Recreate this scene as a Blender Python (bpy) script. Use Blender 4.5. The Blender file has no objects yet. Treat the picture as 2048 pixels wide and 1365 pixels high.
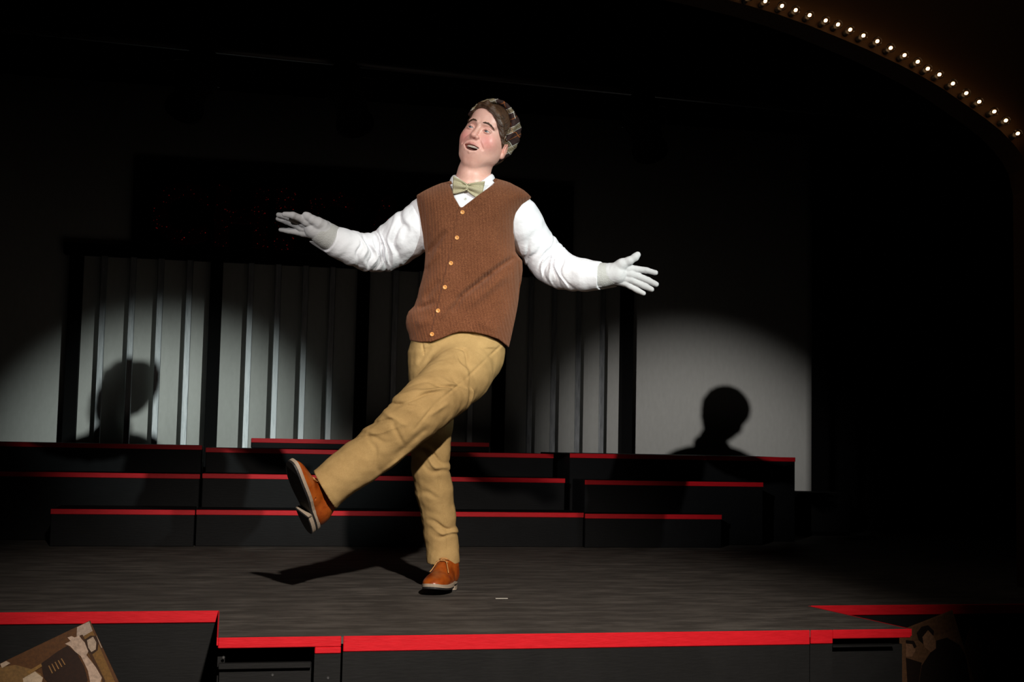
import bpy, math, random
import numpy as np
from mathutils import Vector, Matrix

random.seed(7); np.random.seed(7)
sc = bpy.context.scene
col = sc.collection

# ------------------------------------------------------------------ camera
F = 2560.0                                    # focal length in pixels of a 2048 x 1365 frame
YAW = math.radians(12.4); PITCH = math.atan(198/F); ROLL = math.radians(1.17)
CAMZ = 0.56                                   # above the stage floor (z = 0)
_f = Vector((math.sin(YAW)*math.cos(PITCH), math.cos(YAW)*math.cos(PITCH), math.sin(PITCH)))
_r0 = Vector((math.cos(YAW), -math.sin(YAW), 0)); _u0 = _r0.cross(_f)
_r = _r0*math.cos(ROLL) + _u0*math.sin(ROLL); _u = _u0*math.cos(ROLL) - _r0*math.sin(ROLL)
CAM = Vector((0, 0, CAMZ))
cd = bpy.data.cameras.new('camera'); cam = bpy.data.objects.new('camera', cd); col.objects.link(cam)
cd.sensor_width = 36; cd.lens = F/2048*36; cd.clip_start = .05; cd.clip_end = 100
M = Matrix((_r, _u, -_f)).transposed().to_4x4(); M.translation = CAM
cam.matrix_world = M
sc.camera = cam

def ray(px, py):
    return _f + _r*((px-1024)/F) - _u*((py-682.5)/F)
def atY(px, py, Y):
    d = ray(px, py); return CAM + d*(Y/d.y)
def atZ(px, py, Z=0):
    d = ray(px, py); return CAM + d*((Z-CAMZ)/d.z)
def atD(px, py, D):
    return CAM + ray(px, py)*D

# ------------------------------------------------------------------ view, world
vs = sc.view_settings
vs.view_transform = 'Standard'; vs.look = 'None'; vs.gamma = 1; vs.use_curve_mapping = False
vs.exposure = 0.0
w = bpy.data.worlds.new('world'); sc.world = w; w.use_nodes = True
w.node_tree.nodes['Background'].inputs[0].default_value = (.8, .85, 1, 1)
w.node_tree.nodes['Background'].inputs[1].default_value = .0006

# ------------------------------------------------------------------ stage lights (follow spots out in the hall)
Y_CYC = 8.25
HEAD = atD(975, 262, 4.72)
def spot(name, pos, aim, power, half_deg, blend, colour, size=.05):
    l = bpy.data.lights.new(name, 'SPOT'); l.energy = power; l.color = colour
    l.spot_size = 2*math.radians(half_deg); l.spot_blend = blend; l.shadow_soft_size = size
    o = bpy.data.objects.new(name, l); col.objects.link(o); o.location = pos
    o.rotation_euler = (Vector(aim)-Vector(pos)).to_track_quat('-Z', 'Y').to_euler()
    return o
def behind(shadow_px, back):
    s = atY(shadow_px[0], shadow_px[1], Y_CYC); d = (HEAD - s).normalized()
    return HEAD + d*back
LA = behind((236, 782), 7.8)
LB = behind((1452, 824), 11.0)
spot('follow_spot_right', LA, atY(318, 955, Y_CYC), 2400, 5.45, 1.0, (.90, 1.0, .96))
spot('follow_spot_left', LB, atY(1410, 965, Y_CYC), 2750, 4.3, 1.0, (1.0, .96, .93))
# front-of-house spot over the audience, lights the legs and the floor
dC = Vector((-.03, -1, .47)).normalized()
LC = atZ(930, 1150) + dC*8
spot('front_of_house_spot', LC, Vector((.74, LC.y+LC.z/math.tan(math.radians(29.7)), 0)), 2850, 15.0, 1.0, (1.0, .90, .80), .08)
print('LIGHTS', LA, LB, LC, HEAD)
# dim overhead fill, added to lift the backdrop's middle and the glitter
al = bpy.data.lights.new('added_fill', 'AREA'); al.energy = 4; al.size = 3; al.size_y = .4; al.shape = 'RECTANGLE'
al.color = (1, .82, .68)
ao = bpy.data.objects.new('added_fill', al); col.objects.link(ao); ao.location = (1.5, 3.6, 3.9)
ao.rotation_euler = (Vector((1.2, 8.2, 1.0))-ao.location).to_track_quat('-Z', 'Y').to_euler()

# ------------------------------------------------------------------ helpers
def tag(o, label=None, cat=None, group=None, kind=None):
    if label: o['label'] = label
    if cat: o['category'] = cat
    if group: o['group'] = group
    if kind: o['kind'] = kind
    return o
def empty(name, loc):
    o = bpy.data.objects.new(name, None); o.location = loc; o.empty_display_size = .1
    col.objects.link(o); return o
def mesh_obj(name, verts, faces, mat, parent=None, smooth=False, origin=None, mats=None, fmat=None):
    me = bpy.data.meshes.new(name)
    v = np.asarray(verts, dtype=np.float64).reshape(-1, 3)
    org = Vector((0, 0, 0))
    if parent is not None: org = world_of(parent)
    elif origin is not None: org = Vector(origin)
    v = v - np.array(org)[None, :]
    me.from_pydata(v.tolist() if len(v) < 20000 else v, [], faces if not isinstance(faces, np.ndarray) else faces.tolist())
    me.update()
    if mats:
        for m in mats: me.materials.append(m)
        if fmat is not None: me.polygons.foreach_set('material_index', list(fmat))
    elif mat: me.materials.append(mat)
    if smooth: me.polygons.foreach_set('use_smooth', [True]*len(me.polygons))
    o = bpy.data.objects.new(name, me); col.objects.link(o)
    if parent is not None: o.parent = parent
    elif origin is not None: o.location = origin
    return o
def world_of(o):
    v = Vector((0, 0, 0))
    while o is not None: v += o.location; o = o.parent
    return v

class MB:
    """collects simple solids into one mesh (world coordinates)"""
    def __init__(s): s.v = []; s.f = []
    def add(s, vs, fs):
        n = len(s.v); s.v += [tuple(p) for p in vs]; s.f += [tuple(i+n for i in q) for q in fs]; return s
    def box(s, a, b, bev=0.0):
        x0, y0, z0 = (min(a[i], b[i]) for i in range(3)); x1, y1, z1 = (max(a[i], b[i]) for i in range(3))
        if bev <= 0:
            vs = [(x, y, z) for z in (z0, z1) for y in (y0, y1) for x in (x0, x1)]
            return s.add(vs, [(0, 2, 3, 1), (4, 5, 7, 6), (0, 1, 5, 4), (2, 6, 7, 3), (0, 4, 6, 2), (1, 3, 7, 5)])
        import bmesh
        bm = bmesh.new()
        bmesh.ops.create_cube(bm, size=1)
        for v in bm.verts: v.co = Vector(((x0+x1)/2+v.co.x*(x1-x0), (y0+y1)/2+v.co.y*(y1-y0), (z0+z1)/2+v.co.z*(z1-z0)))
        bmesh.ops.bevel(bm, geom=list(bm.edges), offset=bev, segments=1, affect='EDGES')
        bm.verts.index_update()
        s.add([v.co[:] for v in bm.verts], [[v.index for v in f.verts] for f in bm.faces]); bm.free(); return s
    def tube(s, pts, r, n=10, cap=True):
        pts = [Vector(p) for p in pts]; rs = r if isinstance(r, (list, tuple)) else [r]*len(pts)
        rings = []; up = Vector((0, 0, 1))
        for i, p in enumerate(pts):
            t = (pts[min(i+1, len(pts)-1)] - pts[max(i-1, 0)]).normalized()
            a = t.cross(up)
            if a.length < .1: a = t.cross(Vector((1, 0, 0)))
            a.normalize(); b = t.cross(a)
            rings.append([p + a*math.cos(k*2*math.pi/n)*rs[i] + b*math.sin(k*2*math.pi/n)*rs[i] for k in range(n)])
        vs = [v for q in rings for v in q]; fs = []
        for i in range(len(pts)-1):
            for k in range(n): fs.append((i*n+k, i*n+(k+1) % n, (i+1)*n+(k+1) % n, (i+1)*n+k))
        if cap: fs.append(tuple(range(n-1, -1, -1))); fs.append(tuple((len(pts)-1)*n+k for k in range(n)))
        return s.add(vs, fs)
    def lathe(s, prof, base, axis, n=16):
        """prof: (radius, distance along axis)"""
        axis = Vector(axis).normalized(); a = axis.cross(Vector((0, 0, 1)))
        if a.length < .1: a = axis.cross(Vector((1, 0, 0)))
        a.normalize(); b = axis.cross(a); base = Vector(base)
        vs = [base + axis*h + (a*math.cos(k*2*math.pi/n) + b*math.sin(k*2*math.pi/n))*r for r, h in prof for k in range(n)]
        fs = [(i*n+k, i*n+(k+1) % n, (i+1)*n+(k+1) % n, (i+1)*n+k) for i in range(len(prof)-1) for k in range(n)]
        fs.append(tuple(range(n-1, -1, -1))); fs.append(tuple((len(prof)-1)*n+k for k in range(n)))
        return s.add(vs, fs)
    def build(s, name, mat, parent=None, smooth=False, origin=None):
        return mesh_obj(name, s.v, s.f, mat, parent, smooth, origin)

def lin(r, g, b):
    return tuple((c/255/12.92 if c/255 <= .04045 else ((c/255+.055)/1.055)**2.4) for c in (r, g, b)) + (1,)
def material(name, colour=(.5, .5, .5, 1), rough=.6, metal=0, spec=.5):
    m = bpy.data.materials.new(name); m.use_nodes = True
    b = m.node_tree.nodes['Principled BSDF']
    b.inputs['Base Color'].default_value = colour; b.inputs['Roughness'].default_value = rough
    b.inputs['Metallic'].default_value = metal; b.inputs['Specular IOR Level'].default_value = spec
    return m
class N:
    """tiny node helper"""
    def __init__(s, m): s.t = m.node_tree; s.b = s.t.nodes['Principled BSDF']
    def n(s, kind, **kw):
        q = s.t.nodes.new(kind)
        for k, v in kw.items():
            if k.startswith('i_'):
                key = k[2:]
                q.inputs[int(key) if key.isdigit() else key.replace('_', ' ')].default_value = v
            else: setattr(q, k, v)
        return q
    def l(s, a, b): s.t.links.new(a, b)
    def coord(s, scale=(1, 1, 1), rot=(0, 0, 0), src='Object', attr=None):
        if attr: c = s.n('ShaderNodeAttribute', attribute_name=attr).outputs['Vector']
        else: c = s.n('ShaderNodeTexCoord').outputs[src]
        mp = s.n('ShaderNodeMapping'); mp.inputs['Scale'].default_value = scale; mp.inputs['Rotation'].default_value = rot
        s.l(c, mp.inputs['Vector']); return mp.outputs[0]
    def noise(s, vec, scale, detail=3, rough=.5):
        q = s.n('ShaderNodeTexNoise'); q.inputs['Scale'].default_value = scale; q.inputs['Detail'].default_value = detail
        q.inputs['Roughness'].default_value = rough
        s.l(vec, q.inputs['Vector']); return q.outputs['Fac']
    def ramp(s, fac, stops):
        r = s.n('ShaderNodeValToRGB'); e = r.color_ramp.elements
        e[0].position, e[0].color = stops[0]; e[1].position, e[1].color = stops[-1]
        for p, c in stops[1:-1]: x = e.new(p); x.color = c
        s.l(fac, r.inputs[0]); return r.outputs[0]
    def mix(s, fac, a, b, mode='MIX'):
        q = s.n('ShaderNodeMix', data_type='RGBA', blend_type=mode)
        for sock, val in ((q.inputs[0], fac), (q.inputs[6], a), (q.inputs[7], b)):
            if isinstance(val, (float, int, tuple)): sock.default_value = val
            else: s.l(val, sock)
        return q.outputs[2]
    def math(s, op, a, b=None):
        q = s.n('ShaderNodeMath', operation=op)
        for i, val in enumerate((a, b)):
            if val is None: continue
            if isinstance(val, (float, int)): q.inputs[i].default_value = val
            else: s.l(val, q.inputs[i])
        return q.outputs[0]
    def bump(s, h, strength=.3, dist=.01):
        q = s.n('ShaderNodeBump'); q.inputs['Strength'].default_value = strength; q.inputs['Distance'].default_value = dist
        s.l(h, q.inputs['Height']); s.l(q.outputs[0], s.b.inputs['Normal']); return q

# ------------------------------------------------------------------ setting materials
def m_black_paint(name, c, rough=.6, scuff=(.12, .11, .10, 1), stretch=(1, 6, 6), amt=.5, spec=.3):
    m = material(name, c, rough, 0, spec); k = N(m)
    v = k.coord(stretch)
    n1 = k.noise(v, 3, 6, .65); n2 = k.noise(k.coord((1, 1, 1)), 1.2, 3, .5)
    sc1 = k.ramp(n1, [(.42, (0, 0, 0, 1)), (.78, (1, 1, 1, 1))])
    f = k.math('MULTIPLY', k.math('MULTIPLY', sc1, n2), amt)
    k.l(k.mix(f, c, scuff), k.b.inputs['Base Color'])
    k.bump(k.noise(k.coord((3, 20, 20)), 8, 4), .12, .004)
    return m
M_FLOOR = m_black_paint('stage_floor_paint', (.040, .035, .031, 1), .75, (.20, .18, .16, 1), (1.6, 5, 1), .85, .2)
M_FACE = m_black_paint('apron_black_paint', (.006, .006, .006, 1), .6, (.022, .022, .022, 1), (2, 2, 2), .4, .15)
M_RISER = m_black_paint('riser_black_paint', (.0032, .0035, .004, 1), .6, (.014, .015, .017, 1), (2, 2, 2), .3, .12)
M_BLACK = material('matte_black', (.006, .006, .006, 1), .9, 0, .1)
M_CLOTH = material('black_drape', (.006, .006, .006, 1), 1, 0, 0)
M_RED = material('red_edge_paint', (.5, .008, .014, 1), .5, 0, .22)
k = N(M_RED); f = k.ramp(k.noise(k.coord((3, 20, 20)), 6, 6, .7), [(.3, (.42, .003, .008, 1)), (.62, (.52, .006, .013, 1)), (.85, (.56, .014, .02, 1))])
k.l(f, k.b.inputs['Base Color']); k.bump(k.noise(k.coord((2, 14, 14)), 20, 4), .15, .003)
M_CYC = material('white_cyclorama_cloth', (.86, .86, .81, 1), .9, 0, .1)
k = N(M_CYC); f = k.noise(k.coord((1, 1, .35)), 40, 4, .7)
k.l(k.ramp(f, [(.3, (.82, .82, .77, 1)), (.7, (.89, .89, .84, 1))]), k.b.inputs['Base Color'])
M_GLOSS = material('grey_metal_slat', (.5, .5, .5, 1), .5, .9, .5)
k = N(M_GLOSS); f = k.noise(k.coord((1, 1, .12)), 60, 5, .7)
k.l(k.ramp(f, [(.3, (.42, .42, .42, 1)), (.7, (.58, .58, .58, 1))]), k.b.inputs['Roughness'])
k.l(k.ramp(f, [(.35, (.62, .66, .68, 1)), (.7, (.94, .96, .98, 1))]), k.b.inputs['Base Color'])
k.bump(f, .25, .002)
M_METAL = material('dark_pipe_metal', (.12, .12, .12, 1), .4, .8)
M_ARCH = material('brown_arch_paint', (.05, .024, .009, 1), .7, 0, .2)
M_HOUSE = material('house_dark', (.015, .013, .012, 1), .8)

# ------------------------------------------------------------------ stage floor and apron
YF = 3.66; YB = 4.22; XL = -.005; XR = atY(1821, 1262, 3.66).x; XRB = atY(1614, 1209, 4.22).x        # protruding middle apron; set-back sides
top = [(-7, YB), (XL, YB), (XL, YF), (XR, YF), (XRB, YB), (7, YB), (7, 11), (-7, 11)]
v = [(x, y, 0) for x, y in top] + [(x, y, -.02) for x, y in top]
n = len(top)
o = mesh_obj('floor', v, [tuple(range(n)), tuple(range(2*n-1, n-1, -1))] + [(i, i+n, (i+1) % n+n, (i+1) % n) for i in range(n)], M_FLOOR)
tag(o, kind='structure')
o = MB().box((-9, -8, -1.0), (9, 12, -.95)).build('floor_auditorium', M_HOUSE); tag(o, kind='structure')
T = []
def trim(x0, x1, z0, z1, y, th=.006, mat=M_RED):
    o = MB().box((x0, y-th, z0), (x1, y, z1), .002).build('trim_%d' % (len(T)+1), mat); tag(o, kind='structure'); T.append(o)
# set-back apron faces
for nm, a, b in (('wall_apron_left', -7, XL), ('wall_apron_right', XRB, 7)):
    o = MB().box((a, YB+.001, -.95), (b, YB+.05, -.021)).build(nm, M_FACE); tag(o, kind='structure')
trim(-7, XL-.002, -.036, .001, YB); trim(XRB+.012, 7, -.034, .001, YB)
mb = MB().box((XL-.004, YF, -.02), (XL, YB-.01, .001)); o = mb.build('trim_%d' % (len(T)+1), M_RED); tag(o, kind='structure'); T.append(o)
mb = MB().add([(x_+a_, y_, z_) for z_ in (-.02, .001) for x_, y_ in ((XR, YF), (XRB, YB-.01)) for a_ in (0, .004)], [(0, 2, 3, 1), (4, 5, 7, 6), (0, 1, 5, 4), (2, 6, 7, 3), (0, 4, 6, 2), (1, 3, 7, 5)]); o = mb.build('trim_%d' % (len(T)+1), M_RED); tag(o, kind='structure'); T.append(o)
# middle apron front: x positions measured along the front edge
xa = XL; xb = atY(628, 1300, YF).x; xc = atY(684, 1300, YF).x; xd = atY(1620, 1280, YF).x; xe = atY(1665, 1280, YF).x; xf = XR
mb = MB()
mb.box((xa+.006, YF+.03, -.95), (xb-.004, YF+.05, -.075))                 # recessed hatch panel
mb.box((xa+.003, YF+.012, -.088), (xb-.006, YF+.03, -.072), .002)
mb.box((xb+.002, YF+.002, -.95), (xc-.003, YF+.05, -.021))
mb.box((xc+.003, YF+.002, -.95), (xd-.001, YF+.05, -.021))
mb.box((xd+.001, YF+.002, -.95), (xe, YF+.05, -.021))
mb.box((xe+.004, YF+.03, -.95), (xf-.012, YF+.05, -.05))
mb.box((XL, YF+.05, -.95), (XL+.02, YB, -.021)); mb.add([(x_+a_, y_, z_) for z_ in (-.95, -.021) for x_, y_ in ((XR, YF+.05), (XRB, YB)) for a_ in (-.03, -.01)], [(0, 2, 3, 1), (4, 5, 7, 6), (0, 1, 5, 4), (2, 6, 7, 3), (0, 4, 6, 2), (1, 3, 7, 5)])
o = mb.build('wall_apron_front', M_FACE); tag(o, kind='structure')
trim(xa, xc-.003, -.028, .001, YF+.004)
trim(xb+.002, xc-.003, -.046, -.0285, YF+.003)
trim(xc+.003, xd-.001, -.042, .001, YF+.004)
trim(xd+.001, xe, -.040, .001, YF+.003)
trim(xe, xf, -.026, .001, YF+.004)
mb = MB().box((xe+.002, YF+.001, -.052), (xf-.05, YF+.03, -.047))
o = mb.build('trim_%d' % (len(T)+1), M_FACE); tag(o, kind='structure'); T.append(o)
# screws on the apron face
mb = MB()
for px, py in ((447, 1316), (447, 1342), (656, 1357), (640, 1305), (1602, 1262), (545, 1351)):
    p = atY(px, py, YF+(.03 if px < 628 else .002)); mb.lathe([(.0045, 0), (.003, .002)], p, (0, -1, 0), 10)
o = mb.build('trim_%d' % (len(T)+1), M_METAL); tag(o, kind='structure'); T.append(o)

# ------------------------------------------------------------------ back wall, cyclorama, side masking, ceiling
xr = atY(1627, 800, Y_CYC).x
tag(MB().box((-7, 9.6, -.95), (7, 9.7, 5.5)).build('wall_back', M_BLACK), kind='structure')
tag(MB().box((-7.1, -8, -.95), (-7, 9.7, 5.5)).build('wall_left', M_BLACK), kind='structure')
tag(MB().box((7, -8, -.95), (7.1, 9.7, 5.5)).build('wall_right', M_BLACK), kind='structure')
tag(MB().box((-7.1, -8, 5.5), (7.1, 9.7, 5.6)).build('ceiling', M_BLACK), kind='structure')
def drape(name, x0, x1, y, z0, z1, mat, amp, wl, label, cat, nx=160):
    xs = np.linspace(x0, x1, nx); vs = []; fs = []
    for s_, dy in ((0, 0), (1, .012)):
        for zz in (z0, z1):
            for x in xs: vs.append((x, y+dy+amp*math.sin(x*2*math.pi/wl+.6*math.sin(x*3.1)), zz))
    a = nx
    for i in range(nx-1):
        fs.append((i, i+1, a+i+1, a+i)); fs.append((2*a+i, 3*a+i, 3*a+i+1, 2*a+i+1))
        fs.append((a+i, a+i+1, 3*a+i+1, 3*a+i)); fs.append((i, 2*a+i, 2*a+i+1, i+1))
    fs.append((0, a, 3*a, 2*a)); fs.append((nx-1, 3*a-1, 4*a-1, 2*a-1))
    o = mesh_obj(name, vs, fs, mat, smooth=True, origin=((x0+x1)/2, y, z0)); tag(o, label, cat); return o
ztop = atY(900, 250, Y_CYC).z
drape('backdrop', -5.5, xr, Y_CYC, 0.0, 2.75, M_CYC, .004, 1.7, 'wide pale grey cloth backdrop at the rear of the stage', 'backdrop')
drape('leg_curtain', atY(1629, 700, 7.95).x, 6.5, 7.95, 0, 4.2, M_CLOTH, .04, .22, 'black masking curtain hanging at the right rear of the stage', 'curtain', 300)
drape('border_curtain', -6.5, 6.5, 7.55, 2.62, 4.6, M_CLOTH, .03, .25, 'black curtain hanging across the top of the pale backdrop', 'curtain', 400)

# proscenium arch on the right with its row of bulbs
YP = 4.62
edge_px = [(1380, -22), (1440, -8), (1499, 7), (1559, 25), (1618, 46), (1677, 70), (1737, 95), (1796, 123), (1841, 146), (1885, 172), (1930, 203), (1974, 234), (2004, 258), (2031, 286), (2046, 306)]
ep = [atY(a-2, b+4, YP) for a, b in edge_px]
# continue the curve: down into a vertical jamb on the right, flat crown to the left
E = [(p.x, p.z) for p in ep]
jx = E[-1][0] + .05
E += [(jx-.02, E[-1][1]-.05), (jx, E[-1][1]-.14), (jx, 0)]
crown = [(E[0][0]-.3*i, E[0][1]+.06*(1-(1-i/6)**2)*1.6) for i in range(6, 0, -1)]
cx = E[0][0]-.3*6
# mirrored left half of the opening (out of frame)
full = crown + E
left = [(2*cx-x, z) for x, z in reversed(full)]
loop = left[:-1] + full
vs = []; fs = []
nl = len(loop)
for yy in (YP, YP+.14):
    for x, z in loop: vs.append((x, yy, z))
    for x, z in loop:
        # outer boundary point straight up or sideways
        if z < 1.2: vs.append((7 if x > cx else -7, yy, z))
        else: vs.append((cx+(x-cx)*((7-cx)/(jx-cx)) if x > cx else cx+(x-cx)*((7+cx)/(jx-cx)), yy, 5.5 if z > loop[4][1] else 5.5))
for i in range(nl-1):
    a = [i, i+1, nl+i+1, nl+i]; fs.append(tuple(a)); b = [2*nl+q for q in a]; fs.append(tuple(reversed(b)))
    fs.append((i, 2*nl+i, 2*nl+i+1, i+1))
o = mesh_obj('wall_front', vs, fs, M_ARCH); tag(o, kind='structure')

# bulbs
M_GLASS = bpy.data.materials.new('clear_bulb_glass'); M_GLASS.use_nodes = True
t = M_GLASS.node_tree; t.nodes.clear()
out = t.nodes.new('ShaderNodeOutputMaterial'); tr = t.nodes.new('ShaderNodeBsdfTransparent'); gl = t.nodes.new('ShaderNodeBsdfGlossy')
gl.inputs['Roughness'].default_value = .06; fr = t.nodes.new('ShaderNodeFresnel'); fr.inputs[0].default_value = 1.18
mx = t.nodes.new('ShaderNodeMixShader'); t.links.new(fr.outputs[0], mx.inputs[0]); t.links.new(tr.outputs[0], mx.inputs[1]); t.links.new(gl.outputs[0], mx.inputs[2])
t.links.new(mx.outputs[0], out.inputs[0])
M_FIL = material('glowing_filament', (1, .6, .3, 1)); b = M_FIL.node_tree.nodes['Principled BSDF']
b.inputs['Emission Color'].default_value = (1, .62, .30, 1); b.inputs['Emission Strength'].default_value = 8
M_SOCK = material('dark_socket', (.02, .015, .012, 1), .5)
fz = [(195, -22), (305, 8), (418, 40), (510, 68), (604, 102), (712, 138), (795, 165), (877, 200), (966, 240), (1060, 278), (1150, 323), (1243, 372), (1332, 416), (1400, 463), (1478, 502), (1569, 563), (1659, 628), (1746, 686), (1848, 752), (1926, 812), (2006, 900)]
fz = [(1440+a/3.368, b/3.368) for a, b in fz]
BY = YP-.046
ords = ['second', 'third', 'fourth', 'fifth', 'sixth', 'seventh', 'eighth', 'ninth', 'tenth', 'eleventh', 'twelfth', 'thirteenth', 'fourteenth', 'fifteenth', 'sixteenth', 'seventeenth', 'eighteenth', 'nineteenth', 'twentieth']
proto = None
lamp = bpy.data.lights.new('bulb_light', 'POINT'); lamp.energy = .016; lamp.color = (1, .55, .22); lamp.shadow_soft_size = .0095
for i, (px, py) in enumerate(fz):
    c = atY(px, py, BY); base = Vector((c.x-.001, YP, c.z-.004))
    if proto is None:
        root = empty('arch_bulb', base)
        ax = (c-base).normalized()
        MB().lathe([(.011, 0), (.012, .012), (.0095, .015), (.0095, .022), (.008, .024)], base, ax, 14).build('socket', M_SOCK, root, True)
        L = (c-base).length
        prof = [(.0075, .023), (.010, L-.0175)] + [(.0185*math.cos(a), L+.0185*math.sin(a)) for a in np.linspace(-.85, 1.45, 10)]
        MB().lathe(prof, base, ax, 20).build('glass_globe', M_GLASS, root, True)
        fb = MB(); fb.lathe([(.001, L-.0085), (.0048, L-.0065), (.0068, L), (.0048, L+.0065), (.001, L+.0085)], base, ax, 10)
        fb.build('filament', M_FIL, root, True)
        lo = bpy.data.objects.new('bulb_light', lamp); col.objects.link(lo); lo.parent = root; lo.location = ax*L
        proto = root
    else:
        root = proto.copy(); col.objects.link(root); root.location = base
        for ch in list(proto.children):
            q = ch.copy(); col.objects.link(q); q.parent = root
    if i == 0: lb = 'lit clear globe bulb at the top end of the row on the arch'
    elif i == len(fz)-1: lb = 'lit clear globe bulb at the lowest end of the row on the arch'
    else: lb = 'lit clear globe bulb on the brown arch, %s of the row counting from the top' % ords[i-1]
    tag(root, lb, 'light bulb', 'lit bulbs along the arch')

# overhead pipe with lanterns
pA = atY(20, 55, 5.9); pB = atY(1300, 185, 5.9); dd = (pB-pA)/(pB.x-pA.x)
p0 = pA + dd*(-3); p1 = pB + dd*3
o = MB().tube([p0, p1], .024, 12).build('lighting_pipe', M_METAL, smooth=True, origin=p0); tag(o, 'long dark metal pipe hanging across the stage overhead', 'pipe')
def lantern(px, yaw, label):
    d = ray(px, 90); hx = d.x/d.y*5.9; base = pA + dd*(hx-pA.x)
    root = empty('stage_lantern', base)
    MB().tube([base+Vector((0, 0, -.026)), base+Vector((0, 0, -.06))], .012, 8).build('clamp', M_METAL, root)
    mb = MB(); ctr = base+Vector((0, 0, -.17)); yv = Vector((math.cos(yaw), math.sin(yaw), 0))
    side = Vector((-yv.y, yv.x, 0))
    mb.tube([base+Vector((0, 0, -.055)), ctr+side*.11+Vector((0, 0, .09)), ctr+side*.11], .006, 6); mb.tube([base+Vector((0, 0, -.055)), ctr-side*.11+Vector((0, 0, .09)), ctr-side*.11], .006, 6)
    mb.build('yoke', M_METAL, root)
    ax = (yv*.8+Vector((0, 0, -.6))).normalized()
    MB().lathe([(.05, -.16), (.085, -.14), (.09, 0), (.075, .03), (.075, .13), (.09, .14), (.09, .17), (.07, .165), (.065, .1)], ctr, ax, 20).build('housing', M_BLACK, root, True)
    tag(root, label, 'stage light', 'unlit lanterns on the overhead pipe')
lantern(395, 2.0, 'unlit black stage lantern at the left end of the overhead pipe')
lantern(700, 1.2, 'unlit black stage lantern on the overhead pipe, left of the performer\'s cap')
lantern(1290, 1.0, 'unlit black stage lantern at the right end of the overhead pipe')

# ------------------------------------------------------------------ step platforms
Yc1 = atZ(700, 1094).y; Yc1 = float(Yc1)
def zat(px, py, Y): return atY(px, py, Y).z
def platform(x0, x1, Y0, Y1, ztop_, zbot, label, x0f=None):
    root = empty('step_platform', ((x0+x1)/2, Y0, zbot))
    MB().box((x0, Y0, zbot), (x1, Y1, ztop_-.001), .003).build('body', M_RISER, root)
    MB().box((x0-.001, Y0-.004, ztop_-.024), (x1+.001, Y0, ztop_+.001), .0015).add([], []).build('red_edge', M_RED, root)
    tag(root, label, 'platform'); return root
def X(px, py, Y): return atY(px, py, Y).x
TR = .30
levels = {}
Yc = [Yc1, Yc1+TR, Yc1+2*TR, Yc1+3.2*TR]
zc = [zat(700, 1023, Yc[0]), zat(700, 952, Yc[1]), zat(700, 901.5, Yc[2]), zat(700, 881, Yc[3])]
platform(X(393, 1023, Yc[0]), X(1167, 1028, Yc[0]), Yc[0], Yc[1]-.002, zc[0], 0, 'long low black platform with a red edge, bottom step of the middle flight')
platform(X(405, 951, Yc[1]), X(1130, 957, Yc[1]), Yc[1], Yc[2]-.002, zc[1], 0, 'black platform with a red edge, middle step of the middle flight, behind the kicking shoe')
platform(X(412, 898, Yc[2]), X(1107, 907, Yc[2]), Yc[2], 7.72, zc[2], 0, 'deep black platform with a red edge, widest upper step of the middle flight')
platform(X(503, 878, Yc[3]), X(978, 886, Yc[3]), Yc[3], 7.7, zc[3], zc[2], 'short black platform with a red edge sitting on top of the middle flight')
Yl = [Yc1-.02, Yc1+TR+.06, Yc1+2*TR+.08]
zl = [zat(250, 1020, Yl[0]), zat(200, 946.5, Yl[1]), zat(200, 888, Yl[2])]
platform(X(102, 1020, Yl[0]), X(390, 1023, Yl[0]), Yl[0], Yl[1]-.002, zl[0], 0, 'low black platform with a red edge, bottom step of the left flight')
platform(-4.2, X(400, 949, Yl[1]), Yl[1], Yl[2]-.002, zl[1], 0, 'black platform with a red edge, middle step of the left flight')
platform(-4.2, X(404, 892, Yl[2]), Yl[2], 7.72, zl[2], 0, 'black platform with a red edge, top step of the left flight')
Yr = [Yc1-.03, Yc1+TR-.16, Yc1+2*TR-.20]
zr = [zat(1300, 1029.5, Yr[0]), zat(1350, 963.5, Yr[1]), zat(1350, 911.5, Yr[2])]
platform(X(1170, 1029, Yr[0]), X(1443, 1031, Yr[0]), Yr[0], Yr[1]-.002, zr[0], 0, 'low black platform with a red edge, bottom step of the right flight')
platform(X(1170, 962, Yr[1]), X(1526, 965, Yr[1]), Yr[1], Yr[2]-.002, zr[1], 0, 'black platform with a red edge, middle step of the right flight')
platform(X(1140, 909, Yr[2]), X(1590, 914, Yr[2]), Yr[2], 7.72, zr[2], 0, 'black platform with a red edge, top step of the right flight')
print('STEPS', Yc, zc, zl, zr, 'apron', xb, xc, xd, xe)
# low black draped heap by the right masking
p = atY(1612, 985, 7.85)
mb = MB(); mb.box((X(1588, 985, 7.5), 7.45, 0), (X(1700, 985, 7.5), 7.75, zat(1610, 986, 7.45)), .03)
o = mb.build('equipment_box', M_BLACK, origin=(X(1640, 985, 7.5), 7.6, 0)); tag(o, 'low black box against the black curtain, right of the top step', 'box')

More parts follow.
